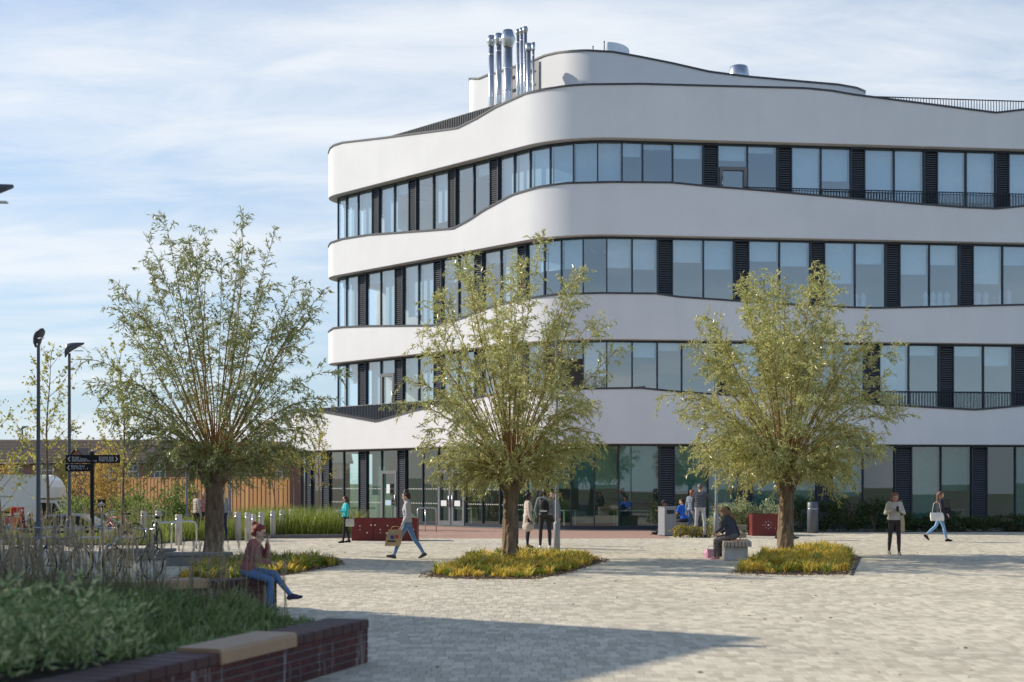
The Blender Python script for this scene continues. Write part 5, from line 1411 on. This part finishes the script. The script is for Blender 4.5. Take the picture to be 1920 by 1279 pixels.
def hoop(px, py, rz, label):
    g_ = ground(px, py); t = thing('bicycle_stand', label, 'bicycle stand', g_, rz, 'steel bicycle stands')
    MB().tube([(-.35, 0, -.01), (-.35, 0, .66), (-.31, 0, .76), (-.2, 0, .8), (.2, 0, .8), (.31, 0, .76), (.35, 0, .66), (.35, 0, -.01)], .025, 8).build('hoop', m_steel, t, False)
    for s in (-1, 1): MB().lathe((s * .35, 0, -.008), [(.05, 0), (.05, .01)], 10).build('foot_plate', m_steel, t, False)
hp = [(25, 1083, 'leftmost steel bicycle stand'), (95, 1082, 'steel bicycle stand between the black and the blue bicycle'), (165, 1083, 'steel bicycle stand behind the silver bicycle'), (235, 1082, 'steel bicycle stand at the right end of the near row')]
bk = [(5, 1090, 62, 0, 'black bicycle at the very left edge among grasses'), (62, 1088, 70, 1, 'blue framed bicycle, second in the near row from the left'), (118, 1090, 66, 0, 'black bicycle with pale saddle in front of left lamp post'), (180, 1088, 72, 2, 'silver bicycle left of the finger post in near row'), (250, 1092, 64, 0, 'black bicycle at the right end of the near row')]
for p, py, l_ in hp: hoop(p, py, R(65), l_)
for p, py, a_, c_, l_ in bk: bicycle(ground(p, py), R(a_), l_, m_fr[c_])
bicycle(ground(292, 1036), R(115), 'black and white bicycle propped up left of the left willow', m_fr[0])
bicycle(ground(228, 1022), R(160), 'pink framed bicycle behind the finger post grasses', m_fr[3])
bicycle(ground(18, 1016), R(20), 'black bicycle near the red panel at the far left', m_fr[0])
hoop(345, 1030, R(20), 'steel bicycle stand left of the left willow trunk'); hoop(312, 1034, R(30), 'steel bicycle stand next to the propped bicycle')

# fallen leaves blown over the paving and the slot drain by the right bed
rg = np.random.default_rng(21); n = 170
yy = rg.uniform(14, 46, n) ; xx = rg.uniform(-.3, .36, n) * yy; ok = ~((xx < -1.0) & (yy < 24)); xx, yy = xx[ok], yy[ok]; n = len(xx)
tag(pieces('fallen_leaves', leaf_pieces(np.c_[xx, yy, rg.uniform(.004, .012, n)], np.c_[rg.normal(size=(n, 2)), rg.normal(0, .12, n)], rg.uniform(.05, .09, n), rg.uniform(.015, .03, n), rg), LEAF_PAT, m_litter), 'scattered dry willow leaves lying on the paving', 'leaves', kind='stuff')
a, b = ground(1613, 1044), ground(1597, 1079); d = (b - a); L_ = d.length; d.normalize(); c = (a + b) / 2
dr_ = MB().box((c.x, c.y, .002), (L_, .07, .008), math.atan2(d.y, d.x)).build('drain_channel', m_steel2); tag(dr_, kind='structure')
# ================================================================== PEOPLE
def skinm(i): return mat('skin_%d' % i, [(0.56, 0.36, 0.27), (0.30, 0.17, 0.11), (0.10, 0.05, 0.035)][i], 0.55, var=.06)
CL = {}
def cloth(col, rough=.9):
    k = tuple(round(c, 3) for c in col)
    if k not in CL: CL[k] = mat('cloth_%d' % len(CL), col, rough, var=.14, scale=7, bump=.35, bscale=22)
    return CL[k]
def capsule(mb, a, b, ra, rb, n=10):
    a, b = Vector(a), Vector(b); d = b - a; L_ = d.length
    if L_ < 1e-5: mb.sphere(a, max(ra, rb), n, 7); return
    rot = d.to_track_quat('Z', 'Y').to_matrix(); prof = []
    for i in range(5):
        t = math.pi / 2 * i / 4; prof.append((ra * math.sin(t) if i else .002, -ra * math.cos(t)))
    for i in range(5):
        t = math.pi / 2 * i / 4; prof.append((rb * math.cos(t) if i < 4 else .002, L_ + rb * math.sin(t)))
    s = MB().lathe((0, 0, 0), prof, n); b0 = len(mb.v)
    mb.v.extend([tuple(a + rot @ Vector(p)) for p in s.v]); mb.f.extend([tuple(b0 + i for i in f) for f in s.f]); mb.m.extend(s.m); mb.sm.extend(s.sm)
def remesh(caps, voxel, smooth=4):
    mb = MB()
    for c in caps: capsule(mb, *c[:4])
    me = mb.mesh('tmp', m_white); ob = bpy.data.objects.new('tmp', me); COL.objects.link(ob)
    md = ob.modifiers.new('r', 'REMESH'); md.mode = 'VOXEL'; md.voxel_size = voxel; md.use_smooth_shade = True
    sm = ob.modifiers.new('s', 'SMOOTH'); sm.factor = .5; sm.iterations = smooth
    dg = bpy.context.evaluated_depsgraph_get(); out = bpy.data.meshes.new_from_object(ob.evaluated_get(dg))
    bpy.data.objects.remove(ob); bpy.data.meshes.remove(me)
    return out
def zone_faces(me, caps, zones):
    n = len(me.polygons); c = np.zeros(n * 3, dtype=np.float32); me.polygons.foreach_get('center', c); c = c.reshape(-1, 3).astype(float)
    best = np.full(n, 1e9); idx = np.zeros(n, dtype=np.int32)
    for a, b, ra, rb, z in caps:
        a, b = np.array(a), np.array(b); d = b - a; L2 = max(d @ d, 1e-9)
        t = np.clip((c - a) @ d / L2, 0, 1); dist = np.linalg.norm(c - a - t[:, None] * d, axis=1) - (ra + (rb - ra) * t)
        m = dist < best; best[m] = dist[m]; idx[m] = zones.index(z)
    return idx
def hand_mesh(mb, wrist, d, up, s=1.0, curl=.5):
    d = Vector(d).normalized(); up = Vector(up); up = (up - d * up.dot(d)).normalized(); sd = d.cross(up)
    w = Vector(wrist); palm = w + d * .085 * s
    for k in range(3): capsule(mb, w + sd * (k - 1) * .012 * s, palm + sd * (k - 1) * .022 * s, .017 * s, .015 * s, 7)
    for k, (off, ln) in enumerate(((-.031, .060), (-.011, .075), (.010, .082), (.030, .074))):
        p0 = palm + sd * off * s; d1 = (d * math.cos(curl * .6) - up * math.sin(curl * .6)); p1 = p0 + d1 * ln * .5 * s
        d2 = (d * math.cos(curl * 1.5) - up * math.sin(curl * 1.5)); p2 = p1 + d2 * ln * .5 * s
        capsule(mb, p0, p1, .010 * s, .009 * s, 6); capsule(mb, p1, p2, .009 * s, .0075 * s, 6)
    t0 = w + d * .03 * s + sd * .028 * s; t1 = t0 + (d * .6 + sd * .7 - up * .2).normalized() * .04 * s; t2 = t1 + (d * .9 + sd * .2 - up * .3).normalized() * .03 * s
    capsule(mb, t0, t1, .012 * s, .010 * s, 6); capsule(mb, t1, t2, .010 * s, .008 * s, 6)

def person(label, base, H, face, legs, arms, top, bottom, shoe, hair, skin=0, lean=0, twist=0, head=(0, 0), seat=None, female=True,
           sleeves='long', style='short', coat=None, bulk=1.0, group=None, ankle_skin=False, root_shift=0.0, collar=None, glasses=False, footpitch=(0, 0), abd=(3, 3)):
    """legs: ((hip deg, knee deg) left, right); arms: elbow and wrist offsets from the shoulder (facing +x) or None for hanging"""
    k = H / 1.75; caps = []
    hw = .085; sw = .165 if female else .19; B = bulk
    def rotL(v, a): return Vector((v.x * math.cos(a) + v.z * math.sin(a), v.y, -v.x * math.sin(a) + v.z * math.cos(a)))
    ank, feet = [], []
    thigh, shin = .44, .42
    J = []
    for i, s in enumerate((1, -1)):
        a, b = R(legs[i][0]), R(legs[i][1]); ab = R(abd[i]); hip = Vector((0, s * hw, 0))
        kn = hip + Vector((math.sin(a), s * math.sin(ab), -math.cos(a))) * thigh
        an = kn + Vector((math.sin(a - b), s * math.sin(ab) * .3, -math.cos(a - b))) * shin
        J.append((hip, kn, an))
    minz = min(j[2].z for j in J)
    pz = (seat + .095) / k if seat is not None else -minz + .085
    P0 = Vector((root_shift, 0, pz)); L_ = R(lean)
    def T(v): return P0 + rotL(Vector(v), L_)
    fem = female
    # torso
    caps.append((T((0, -.075, .02)), T((0, .075, .02)), .112 * B, .112 * B, 'bottom'))
    caps.append((T((-.01, -.06, .16)), T((-.01, .06, .16)), .102 * B, .102 * B, 'top'))
    caps.append((T((0, -.075, .06)), T((0, .075, .06)), .116 * B, .116 * B, 'top'))
    caps.append((T((.005, -.085, .33)), T((.005, .085, .33)), .112 * B, .112 * B, 'top'))
    caps.append((T((.0, -.07, .24)), T((.0, .07, .24)), .105 * B, .105 * B, 'top'))
    if fem: caps.append((T((.055, -.06, .34)), T((.055, .06, .34)), .075 * B, .075 * B, 'top'))
    caps.append((T((-.012, -sw + .03, .475)), T((-.012, sw - .03, .475)), .066 * B, .066 * B, 'top'))
    caps.append((T((-.005, -.09, .41)), T((-.005, .09, .41)), .098 * B, .098 * B, 'top'))
    hp, hy = R(head[0]), R(head[1])
    nk = T((0, 0, .50)); 
    hc = nk + rotL(Vector((.018, 0, .155)), L_ * .5 + hp * .6)
    caps.append((nk, hc + Vector((0, 0, -.05)), .058, .052, 'skin'))
    if collar: caps.append((T((-.02, 0, .50)), T((.0, 0, .555)), .082, .074, 'collar'))
    hd = L_ * .5 + hp
    def HT(v):
        v = Vector(v); v = Vector((v.x * math.cos(hy) - v.y * math.sin(hy), v.x * math.sin(hy) + v.y * math.cos(hy), v.z)); return hc + rotL(v, hd)
    caps.append((HT((-.022, 0, .03)), HT((.012, 0, .038)), .086, .078, 'skin'))
    caps.append((HT((.035, 0, .03)), HT((.044, 0, -.055)), .058, .040, 'skin'))
    caps.append((HT((.02, -.03, -.03)), HT((.02, .03, -.03)), .05, .05, 'skin'))
    caps.append((HT((.094, 0, .012)), HT((.104, 0, -.018)), .009, .014, 'skin'))
    for s in (1, -1): caps.append((HT((-.005, s * .083, .015)), HT((-.01, s * .085, -.015)), .016, .012, 'skin'))
    # legs
    for i, (hip, kn, an) in enumerate(J):
        h_, k_, a_ = (P0 + hip), (P0 + kn), (P0 + an); b = .98 * B
        caps.append((h_ + Vector((0, 0, .0)), h_ * .45 + k_ * .55, .086 * b, .070 * b, 'bottom')); caps.append((h_ * .45 + k_ * .55, k_, .070 * b, .056 * b, 'bottom'))
        m_ = k_ * .62 + a_ * .38; back = Vector((-.012, 0, 0)); caps.append((k_, m_ + back, .055 * b, .056 * b, 'bottom'))
        lo = k_ * .12 + a_ * .88; caps.append((m_ + back, lo, .055 * b, .042, 'bottom'))
        caps.append((lo, a_, .038, .036, 'skin' if ankle_skin else ('bottom')))
        fp = R(footpitch[i]); fd = Vector((math.cos(fp), 0, math.sin(fp))); dn = Vector((math.sin(fp), 0, -math.cos(fp)))
        heel = a_ - fd * .035 + dn * .048; toe = a_ + fd * .15 + dn * .056
        caps.append((a_ + dn * .01, heel, .04, .036, 'shoe')); caps.append((heel, toe, .036, .030, 'shoe')); caps.append((a_ + fd * .03 + dn * .02, toe, .040, .030, 'shoe')); caps.append((toe - fd * .05, toe + fd * .02 + Vector((0, .0, 0)), .036, .028, 'shoe'))
    # arms
    hands = []
    for i, s in enumerate((1, -1)):
        sh = T((-.012, s * sw, .465)); sp = arms[i]
        if sp is None: sp = ((-.01, s * .055, -.28), (.05, s * .07, -.53))
        e_ = sh + Vector(sp[0]); w_ = sh + Vector(sp[1])
        caps.append((sh, e_, .056 * B, .045 * B, 'top'))
        if sleeves == 'short':
            mid = sh * .4 + e_ * .6; caps[-1] = (sh, mid, .062 * B, .058 * B, 'top'); caps.append((mid, e_, .046, .041, 'skin')); caps.append((e_, w_, .041, .028, 'skin'))
        else:
            caps.append((e_, w_, .046 * B, .036 * B, 'top'))
        hands.append((w_, (w_ - e_).normalized()))
    if coat:                                                     # longer hem: list of (z, radius)
        for (z0, r0, z1, r1) in coat: caps.append((T((-.01, -.07, z0)), T((-.01, .07, z0)), r0, r0, 'top')); caps.append((T((0, -.09, z1)), T((0, .09, z1)), r1, r1, 'top')); caps.append((T((0, 0, z0)), T((0, 0, z1)), r0 * 1.1, r1 * 1.1, 'top'))
    me = remesh(caps, .0125, 4); zones = ['skin', 'top', 'bottom', 'shoe', 'collar']
    idx = zone_faces(me, caps, zones); nf = len(idx)
    bm = bmesh.new(); bm.from_mesh(me)
    # joined details: hands, eyes, mouth
    ex = MB()
    for w_, d in hands: hand_mesh(ex, w_ - d * .01, d, Vector((0, 0, 1)) if abs(d.z) < .8 else Vector((-1, 0, 0)), 1.0)
    nh = len(ex.f); 
    for s in (1, -1): ex.sphere(HT((.088, s * .032, .022)), .011, 8, 6)
    capsule(ex, HT((.083, -.020, -.047)), HT((.083, .020, -.047)), .007, .007, 6)
    t = thing('person', label, 'person', base, R(face), group)
    b0 = len(me.vertices); vs = [v.co[:] for v in me.vertices] + [tuple(p) for p in ex.v]
    fs = [tuple(p.vertices) for p in me.polygons] + [tuple(b0 + i for i in f) for f in ex.f]
    ms = list(idx) + [0] * nh + [5] * (len(ex.f) - nh)
    bm.free(); bpy.data.meshes.remove(me)
    out = bpy.data.meshes.new('body'); out.from_pydata([(v[0] * k, v[1] * k, v[2] * k) for v in vs], [], fs)
    for m_ in (skinm(skin), cloth(top), cloth(bottom), cloth(shoe, .6), cloth(collar or top), m_black): out.materials.append(m_)
    out.polygons.foreach_set('material_index', np.array(ms, dtype=np.int32)); out.polygons.foreach_set('use_smooth', np.ones(len(fs), dtype=bool)); out.update()
    bo = link('body', out, t)
    # hair
    hcap = [(HT((-.030, -.012, .045)), HT((-.030, .012, .045)), .089, .089, 'h'), (HT((.02, -.02, .082)), HT((.02, .02, .082)), .052, .052, 'h'), (HT((-.06, 0, -.01)), HT((-.06, 0, .02)), .062, .072, 'h')]
    hat = None
    if style in ('long', 'longfwd'):
        for s in (1, -1):
            hcap += [(HT((-.02, s * .070, .04)), HT((-.03, s * .082, -.10)), .036, .036, 'h'), (HT((-.03, s * .082, -.10)), HT((-.02 if style == 'long' else .06, s * .085, -.24)), .038, .026, 'h')]
        hcap += [(HT((-.075, 0, .0)), HT((-.10, 0, -.26)), .075, .058, 'h')]
    elif style == 'bob':
        for s in (1, -1): hcap += [(HT((-.01, s * .075, .05)), HT((.01, s * .085, -.10)), .036, .034, 'h')]
        hcap += [(HT((-.07, 0, .0)), HT((-.06, 0, -.10)), .075, .065, 'h')]
    elif style == 'bun': hcap += [(HT((-.11, 0, .085)), HT((-.13, 0, .095)), .048, .042, 'h'), (HT((-.08, .03, -.04)), HT((-.07, -.03, -.05)), .05, .05, 'h')]
    elif style == 'pony': hcap += [(HT((-.11, 0, .05)), HT((-.15, 0, .0)), .032, .03, 'h'), (HT((-.15, 0, .0)), HT((-.14, 0, -.17)), .032, .018, 'h')]
    elif style == 'tall': hcap += [(HT((-.01, 0, .10)), HT((.0, 0, .13)), .07, .06, 'h')]
    if style != 'bald':
        hm = remesh(hcap, .012, 3)
        for v in hm.vertices: v.co *= k
        hm.materials.clear(); hm.materials.append(mat('hair_%d' % (len(CL) + len(MATS)), hair, .55, var=.3, scale=30, stretch=(1, 1, .15), bump=.4, bscale=60))
        hm.polygons.foreach_set('use_smooth', np.ones(len(hm.polygons), dtype=bool))
        link('hair' if style != 'cap' else 'cap', hm, t)
    if style == 'cap':
        pk = MB(); pk.sphere(HT((.085, 0, .075)) * k, .085 * k, 12, 4, sc3=(1, .95, .12)); pk.build('cap_peak', cloth(hair), t, False)
    if glasses:
        gl = MB()
        for s in (1, -1): gl.sphere(HT((.098, s * .033, .022)) * k, .026 * k, 10, 6, sc3=(.35, 1, .8))
        gl.tube([HT((.1, -.033, .025)) * k, HT((.1, .033, .025)) * k], .004 * k, 5); gl.build('sunglasses', m_black, t, False)
    return t, k
def gpt(px, py): return ground(px, py)
JEANS = (0.13, 0.24, 0.42); BLK = (0.02, 0.02, 0.024); DK = (0.05, 0.05, 0.06)

# ---- 1 seated woman on the far wall
ws = E1 + DF * .42 + np.array([DF[1], -DF[0]]) * .16
person('woman with red hair bun and maroon cardigan sitting cross legged on the brick wall', (ws[0], ws[1], 0), 1.66, -4,
       ((86, 48), (74, 76)), (((.16, .0, -.22), (.20, -.12, .0)), ((.10, -.03, -.26), (.27, .09, -.30))),
       (0.26, 0.10, 0.10), (0.10, 0.19, 0.36), (0.05, 0.04, 0.09), (0.20, 0.035, 0.025), lean=16, head=(14, 0), seat=.47, style='bun', footpitch=(8, -6), abd=(-9, 6))
# ---- 2 teal
person('woman in turquoise jacket and sunglasses standing left of the rust red planter', gpt(648, 1018), 1.50, 200, ((10, 4), (-8, 6)),
       (((.05, .09, -.26), (.24, -.04, -.22)), ((.05, -.09, -.26), (.24, .05, -.24))), (0.05, 0.50, 0.55), BLK, BLK, (0.06, 0.03, 0.02), style='long', glasses=True, bulk=1.05)
# ---- 3 walking man
wm, kk = person('young man in pale grey hoodie and jeans walking left with a paper bag', gpt(764, 1047), 1.76, 180, ((27, 10), (-22, 12)),
       (((-.02, .06, -.28), (.10, .07, -.50)), ((.03, -.07, -.28), (.12, -.07, -.52))), (0.52, 0.50, 0.53), JEANS, (0.05, 0.05, 0.055), (0.05, 0.03, 0.02), female=False, style='tall', collar=(0.48, 0.46, 0.5), lean=2, footpitch=(12, -24))
# ---- 4 group by the lamp post
person('woman in long beige knitted coat standing beside the middle willow trunk', gpt(990, 1027), 1.62, 15, ((2, 2), (-2, 3)), (None, None), (0.50, 0.43, 0.37), BLK, (0.10, 0.03, 0.03), (0.015, 0.012, 0.012), skin=2, style='pony',
       coat=[(.05, .135, -.28, .165)], bulk=1.06)
person('man in grey top seen from behind with black backpack', gpt(1022, 1029), 1.76, 80, ((3, 2), (-3, 2)), (((-.02, .08, -.28), (.06, .05, -.5)), None), (0.20, 0.21, 0.23), (0.03, 0.03, 0.035), (0.75, 0.75, 0.75), (0.012, 0.01, 0.01), skin=2, female=False, style='tall', abd=(6, 6))
person('woman with long brown hair facing the backpack man, half hidden by lamp post', gpt(1036, 1023), 1.66, -110, ((3, 2), (-6, 4)), (None, ((.06, -.05, -.26), (.22, .02, -.2))), (0.17, 0.20, 0.26), (0.035, 0.03, 0.035), (0.75, 0.75, 0.75), (0.10, 0.05, 0.03), style='long')
# ---- 5 bin group
gb_ = ground(1262, 1003)
person('man in black with black cap sitting behind the grey bin with legs stretched out', (gb_.x, gb_.y + .35, 0), 1.74, 195, ((70, 35), (62, 30)), (((.12, .04, -.24), (.30, -.04, -.12)), ((.12, -.04, -.24), (.30, .05, -.14))), BLK, BLK, BLK, BLK, female=False, lean=24, head=(25, 0), seat=.46, style='cap', footpitch=(25, 20), skin=1)
gb_ = ground(1284, 1003)
person('man in bright blue t-shirt sitting on the concrete bench, turned left', (gb_.x, gb_.y, 0), 1.74, 130, ((82, 80), (80, 84)), (((.10, .05, -.25), (.28, -.03, -.3)), ((.10, -.05, -.25), (.28, .03, -.3))), (0.03, 0.14, 0.62), DK, BLK, (0.03, 0.02, 0.015), female=False, lean=12, head=(5, 40), seat=.46, sleeves='short', bulk=1.08)
person('tall man in charcoal jumper and pale grey trousers standing with arm out', gpt(1313, 1008), 1.88, 70, ((4, 2), (-4, 3)), (None, ((.10, -.16, -.22), (.22, -.20, -.38))), (0.07, 0.08, 0.10), (0.42, 0.41, 0.44), (0.04, 0.04, 0.05), (0.12, 0.10, 0.09), female=False, abd=(7, 8), head=(10, 0))
person('woman with auburn hair and jeans half hidden behind the charcoal jumper man', gpt(1298, 1005), 1.68, 60, ((4, 2), (-3, 3)), (None, None), (0.25, 0.30, 0.36), (0.08, 0.15, 0.28), (0.6, 0.45, 0.42), (0.22, 0.07, 0.03), style='bob')
# ---- 6 bench women
bg_ = ground(1372, 1048)
person('woman in dark padded jacket sitting on the slatted bench with head bowed', (bg_.x - .02, bg_.y - .25, 0), 1.68, 150, ((72, 70), (66, 60)), (((.08, .08, -.25), (.25, .0, -.34)), ((.06, -.08, -.25), (.24, .0, -.36))), (0.055, 0.06, 0.075), (0.14, 0.13, 0.14), (0.5, 0.2, 0.3), (0.22, 0.12, 0.06), lean=18, head=(34, 0), seat=.49, style='longfwd', bulk=1.22)
person('person in black next to the padded jacket woman on the bench', (bg_.x + .16, bg_.y + .40, 0), 1.68, 160, ((80, 80), (78, 80)), (((.08, .08, -.25), (.25, .0, -.34)), ((.06, -.08, -.25), (.24, .0, -.36))), BLK, BLK, BLK, (0.03, 0.02, 0.02), lean=20, head=(20, 0), seat=.49)
# ---- 7 hidden walker behind the trunk
person('person in dark blue trousers passing behind the right willow trunk', gpt(1474, 1012), 1.70, 5, ((24, 8), (-18, 14)), (None, None), (0.03, 0.035, 0.05), (0.03, 0.035, 0.06), (0.05, 0.05, 0.05), (0.03, 0.02, 0.02), female=False, footpitch=(14, -20))
# ---- 8 beige woman
person('woman in beige jumper with pink tipped hair looking at her phone', gpt(1677, 1041), 1.67, -92, ((6, 4), (-6, 8)), (((.05, .09, -.26), (.22, -.08, -.16)), ((.05, -.09, -.26), (.22, .08, -.17))), (0.55, 0.50, 0.42), (0.06, 0.05, 0.055), (0.24, 0.20, 0.17), (0.24, 0.10, 0.05), head=(26, 0), style='bob', bulk=1.06, collar=(0.45, 0.06, 0.16))
# ---- 9 right walker
person('woman in black jacket and light jeans walking right with white shoulder bag', gpt(1763, 1016), 1.68, 0, ((20, 6), (-26, 22)), (((-.02, .06, -.27), (.10, .05, -.46)), ((.02, -.06, -.28), (.16, -.05, -.42))), (0.02, 0.02, 0.03), (0.20, 0.36, 0.56), BLK, (0.14, 0.07, 0.035), style='long', footpitch=(4, -40), ankle_skin=True)
# ---- 10 trio behind the left willow
person('woman in beige jumper standing left of the left willow trunk', gpt(369, 1012), 1.62, 40, ((2, 2), (-2, 2)), (((.05, .09, -.26), (.22, -.02, -.2)), None), (0.46, 0.38, 0.33), BLK, BLK, (0.30, 0.20, 0.11), style='bun')
person('person in pink top mostly hidden by the left willow trunk', gpt(384, 1008), 1.60, -60, ((2, 2), (-2, 2)), (None, None), (0.55, 0.22, 0.22), DK, BLK, (0.30, 0.16, 0.08), style='long')
person('woman with blonde hair and grey jacket right of the left willow trunk', gpt(417, 1014), 1.66, 140, ((2, 2), (-3, 4)), (((.05, .09, -.26), (.22, -.02, -.2)), None), (0.22, 0.24, 0.27), (0.02, 0.025, 0.06), BLK, (0.46, 0.36, 0.22), style='long', bulk=1.08)
# ---- 11 far left pair in the car park
person('bald man in dark jacket standing beside the red panel', (X(37, 55), 55, -.8), 1.78, 60, ((2, 2), (-2, 2)), (None, None), (0.02, 0.02, 0.035), DK, BLK, (0.1, 0.1, 0.1), female=False, style='bald', bulk=1.1)
person('grey haired person in black top in front of the parked silver car', (X(57, 54), 54, -.8), 1.62, 40, ((2, 2), (-2, 2)), (None, None), BLK, DK, BLK, (0.45, 0.42, 0.38), style='short', bulk=1.1)

# ---- belongings
m_paper = mat('brown_paper', (0.48, 0.33, 0.18), 0.8, var=.08)
def bag(px, py, Yadd, w_, d_, h_, z, rz, m_, name, label, cat, strap, tilt=0, parts=None):
    g_ = ground(px, py); c = Vector((g_.x, g_.y + Yadd, z))
    t = thing(name, label, cat, c, rz)
    b_ = MB(); x, y = w_ / 2, d_ / 2; sh = tilt
    vs = [(-x, -y, 0), (x, -y, 0), (x, y, 0), (-x, y, 0), (-x * 1.04 + sh * .5, -y * 1.15, h_ * .5), (x * 1.04 + sh * .5, -y * 1.15, h_ * .5), (x * 1.04 + sh * .5, y * 1.15, h_ * .5), (-x * 1.04 + sh * .5, y * 1.15, h_ * .5), (-x * .94 + sh, -y * .6, h_), (x * .94 + sh, -y * .6, h_), (x * .94 + sh, y * .6, h_), (-x * .94 + sh, y * .6, h_)]
    b_.add(vs, [(3, 2, 1, 0), (0, 1, 5, 4), (1, 2, 6, 5), (2, 3, 7, 6), (3, 0, 4, 7), (4, 5, 9, 8), (5, 6, 10, 9), (6, 7, 11, 10), (7, 4, 8, 11), (8, 9, 10, 11)])
    bo = b_.build('bag_body', m_, t, False)
    if strap:
        s_ = MB(); s_.tube([(-x * .7 + sh, 0, h_ * .97), (-x * .45 + sh, 0, h_ + strap * .8), (sh, 0, h_ + strap), (x * .45 + sh, 0, h_ + strap * .8), (x * .7 + sh, 0, h_ * .97)], .009, 5); s_.build('handle', m_, t, False)
    return t, bo
t, bo = bag(737, 1047, -.16, .38, .14, .40, .32, R(0), m_paper, 'paper_bag', 'brown paper carrier bag in the hand of the walking man', 'bag', .09, .08)
MB().box((.0, -.085, .22), (.09, .006, .09)).build('logo', mat('logo_blue', (0.05, 0.08, 0.30), .6), bo, False); MB().box((.11, -.083, .23), (.08, .006, .09)).build('logo', mat('logo_red', (0.5, 0.06, 0.06), .6), bo, False)
MB().box((-.02, -.080, .12), (.20, .006, .035)).build('lettering', m_black, bo, False)
bag(657, 1018, -.15, .26, .10, .24, .52, R(0), mat('cream_bag', (0.55, 0.52, 0.45), .6), 'handbag', 'cream handbag of the woman in turquoise', 'bag', .28)
bag(1754, 1016, -.22, .40, .12, .26, .68, R(-4), mat('white_bag', (0.72, 0.70, 0.68), .5), 'shoulder_bag', 'white shoulder bag of the right walking woman', 'bag', .36, -.03)
bag(1775, 1016, .10, .30, .14, .38, .72, R(0), cloth(BLK), 'tote_bag', 'black bag carried in front by the right walking woman', 'bag', .15)
bag(1690, 1041, .0, .10, .26, .42, .62, R(0), mat('tan_tote', (0.55, 0.42, 0.24), .8), 'tote_bag', 'tan tote bag hanging at the side of the beige jumper woman', 'bag', .42)
bag(1333, 1046, .0, .30, .22, .22, .0, R(20), mat('pink_bag', (0.62, 0.35, 0.45), .7), 'gym_bag', 'pink bag on the ground at the feet of the padded jacket woman', 'bag', .08)
# backpack
g_ = ground(1022, 1029); t = thing('backpack', 'black backpack with white stripe on the back of the man in grey', 'backpack', (g_.x - .03, g_.y - .20, .93), R(-10))
b_ = MB(); b_.sphere((0, 0, .24), .5, 14, 10, sc3=(.30, .17, .50)); b_.build('pack', cloth(BLK), t, False); b_ = MB(); b_.sphere((0, -.05, .13), .5, 12, 8, sc3=(.25, .15, .24)); b_.build('pocket', cloth((0.03, 0.03, 0.035)), t, False)
MB().box((0, -.128, .16), (.20, .01, .035)).build('stripe', m_wtxt, t, False)
for s in (-1, 1): MB().tube([(s * .09, .02, .45), (s * .10, .12, .52), (s * .10, .2, .50), (s * .11, .27, .36)], .018, 6).build('strap', cloth(BLK), t, False)
# phone of the beige woman
g_ = ground(1677, 1041); t = thing('phone', 'dark phone held by the beige jumper woman', 'phone', (g_.x, g_.y - .31, 1.17), R(0))
MB().bbox((0, 0, .05), (.07, .012, .14), .004).build('case', m_black, t, False); MB().box((0, .0075, .05), (.062, .002, .125)).build('screen', m_hglass, t, False)
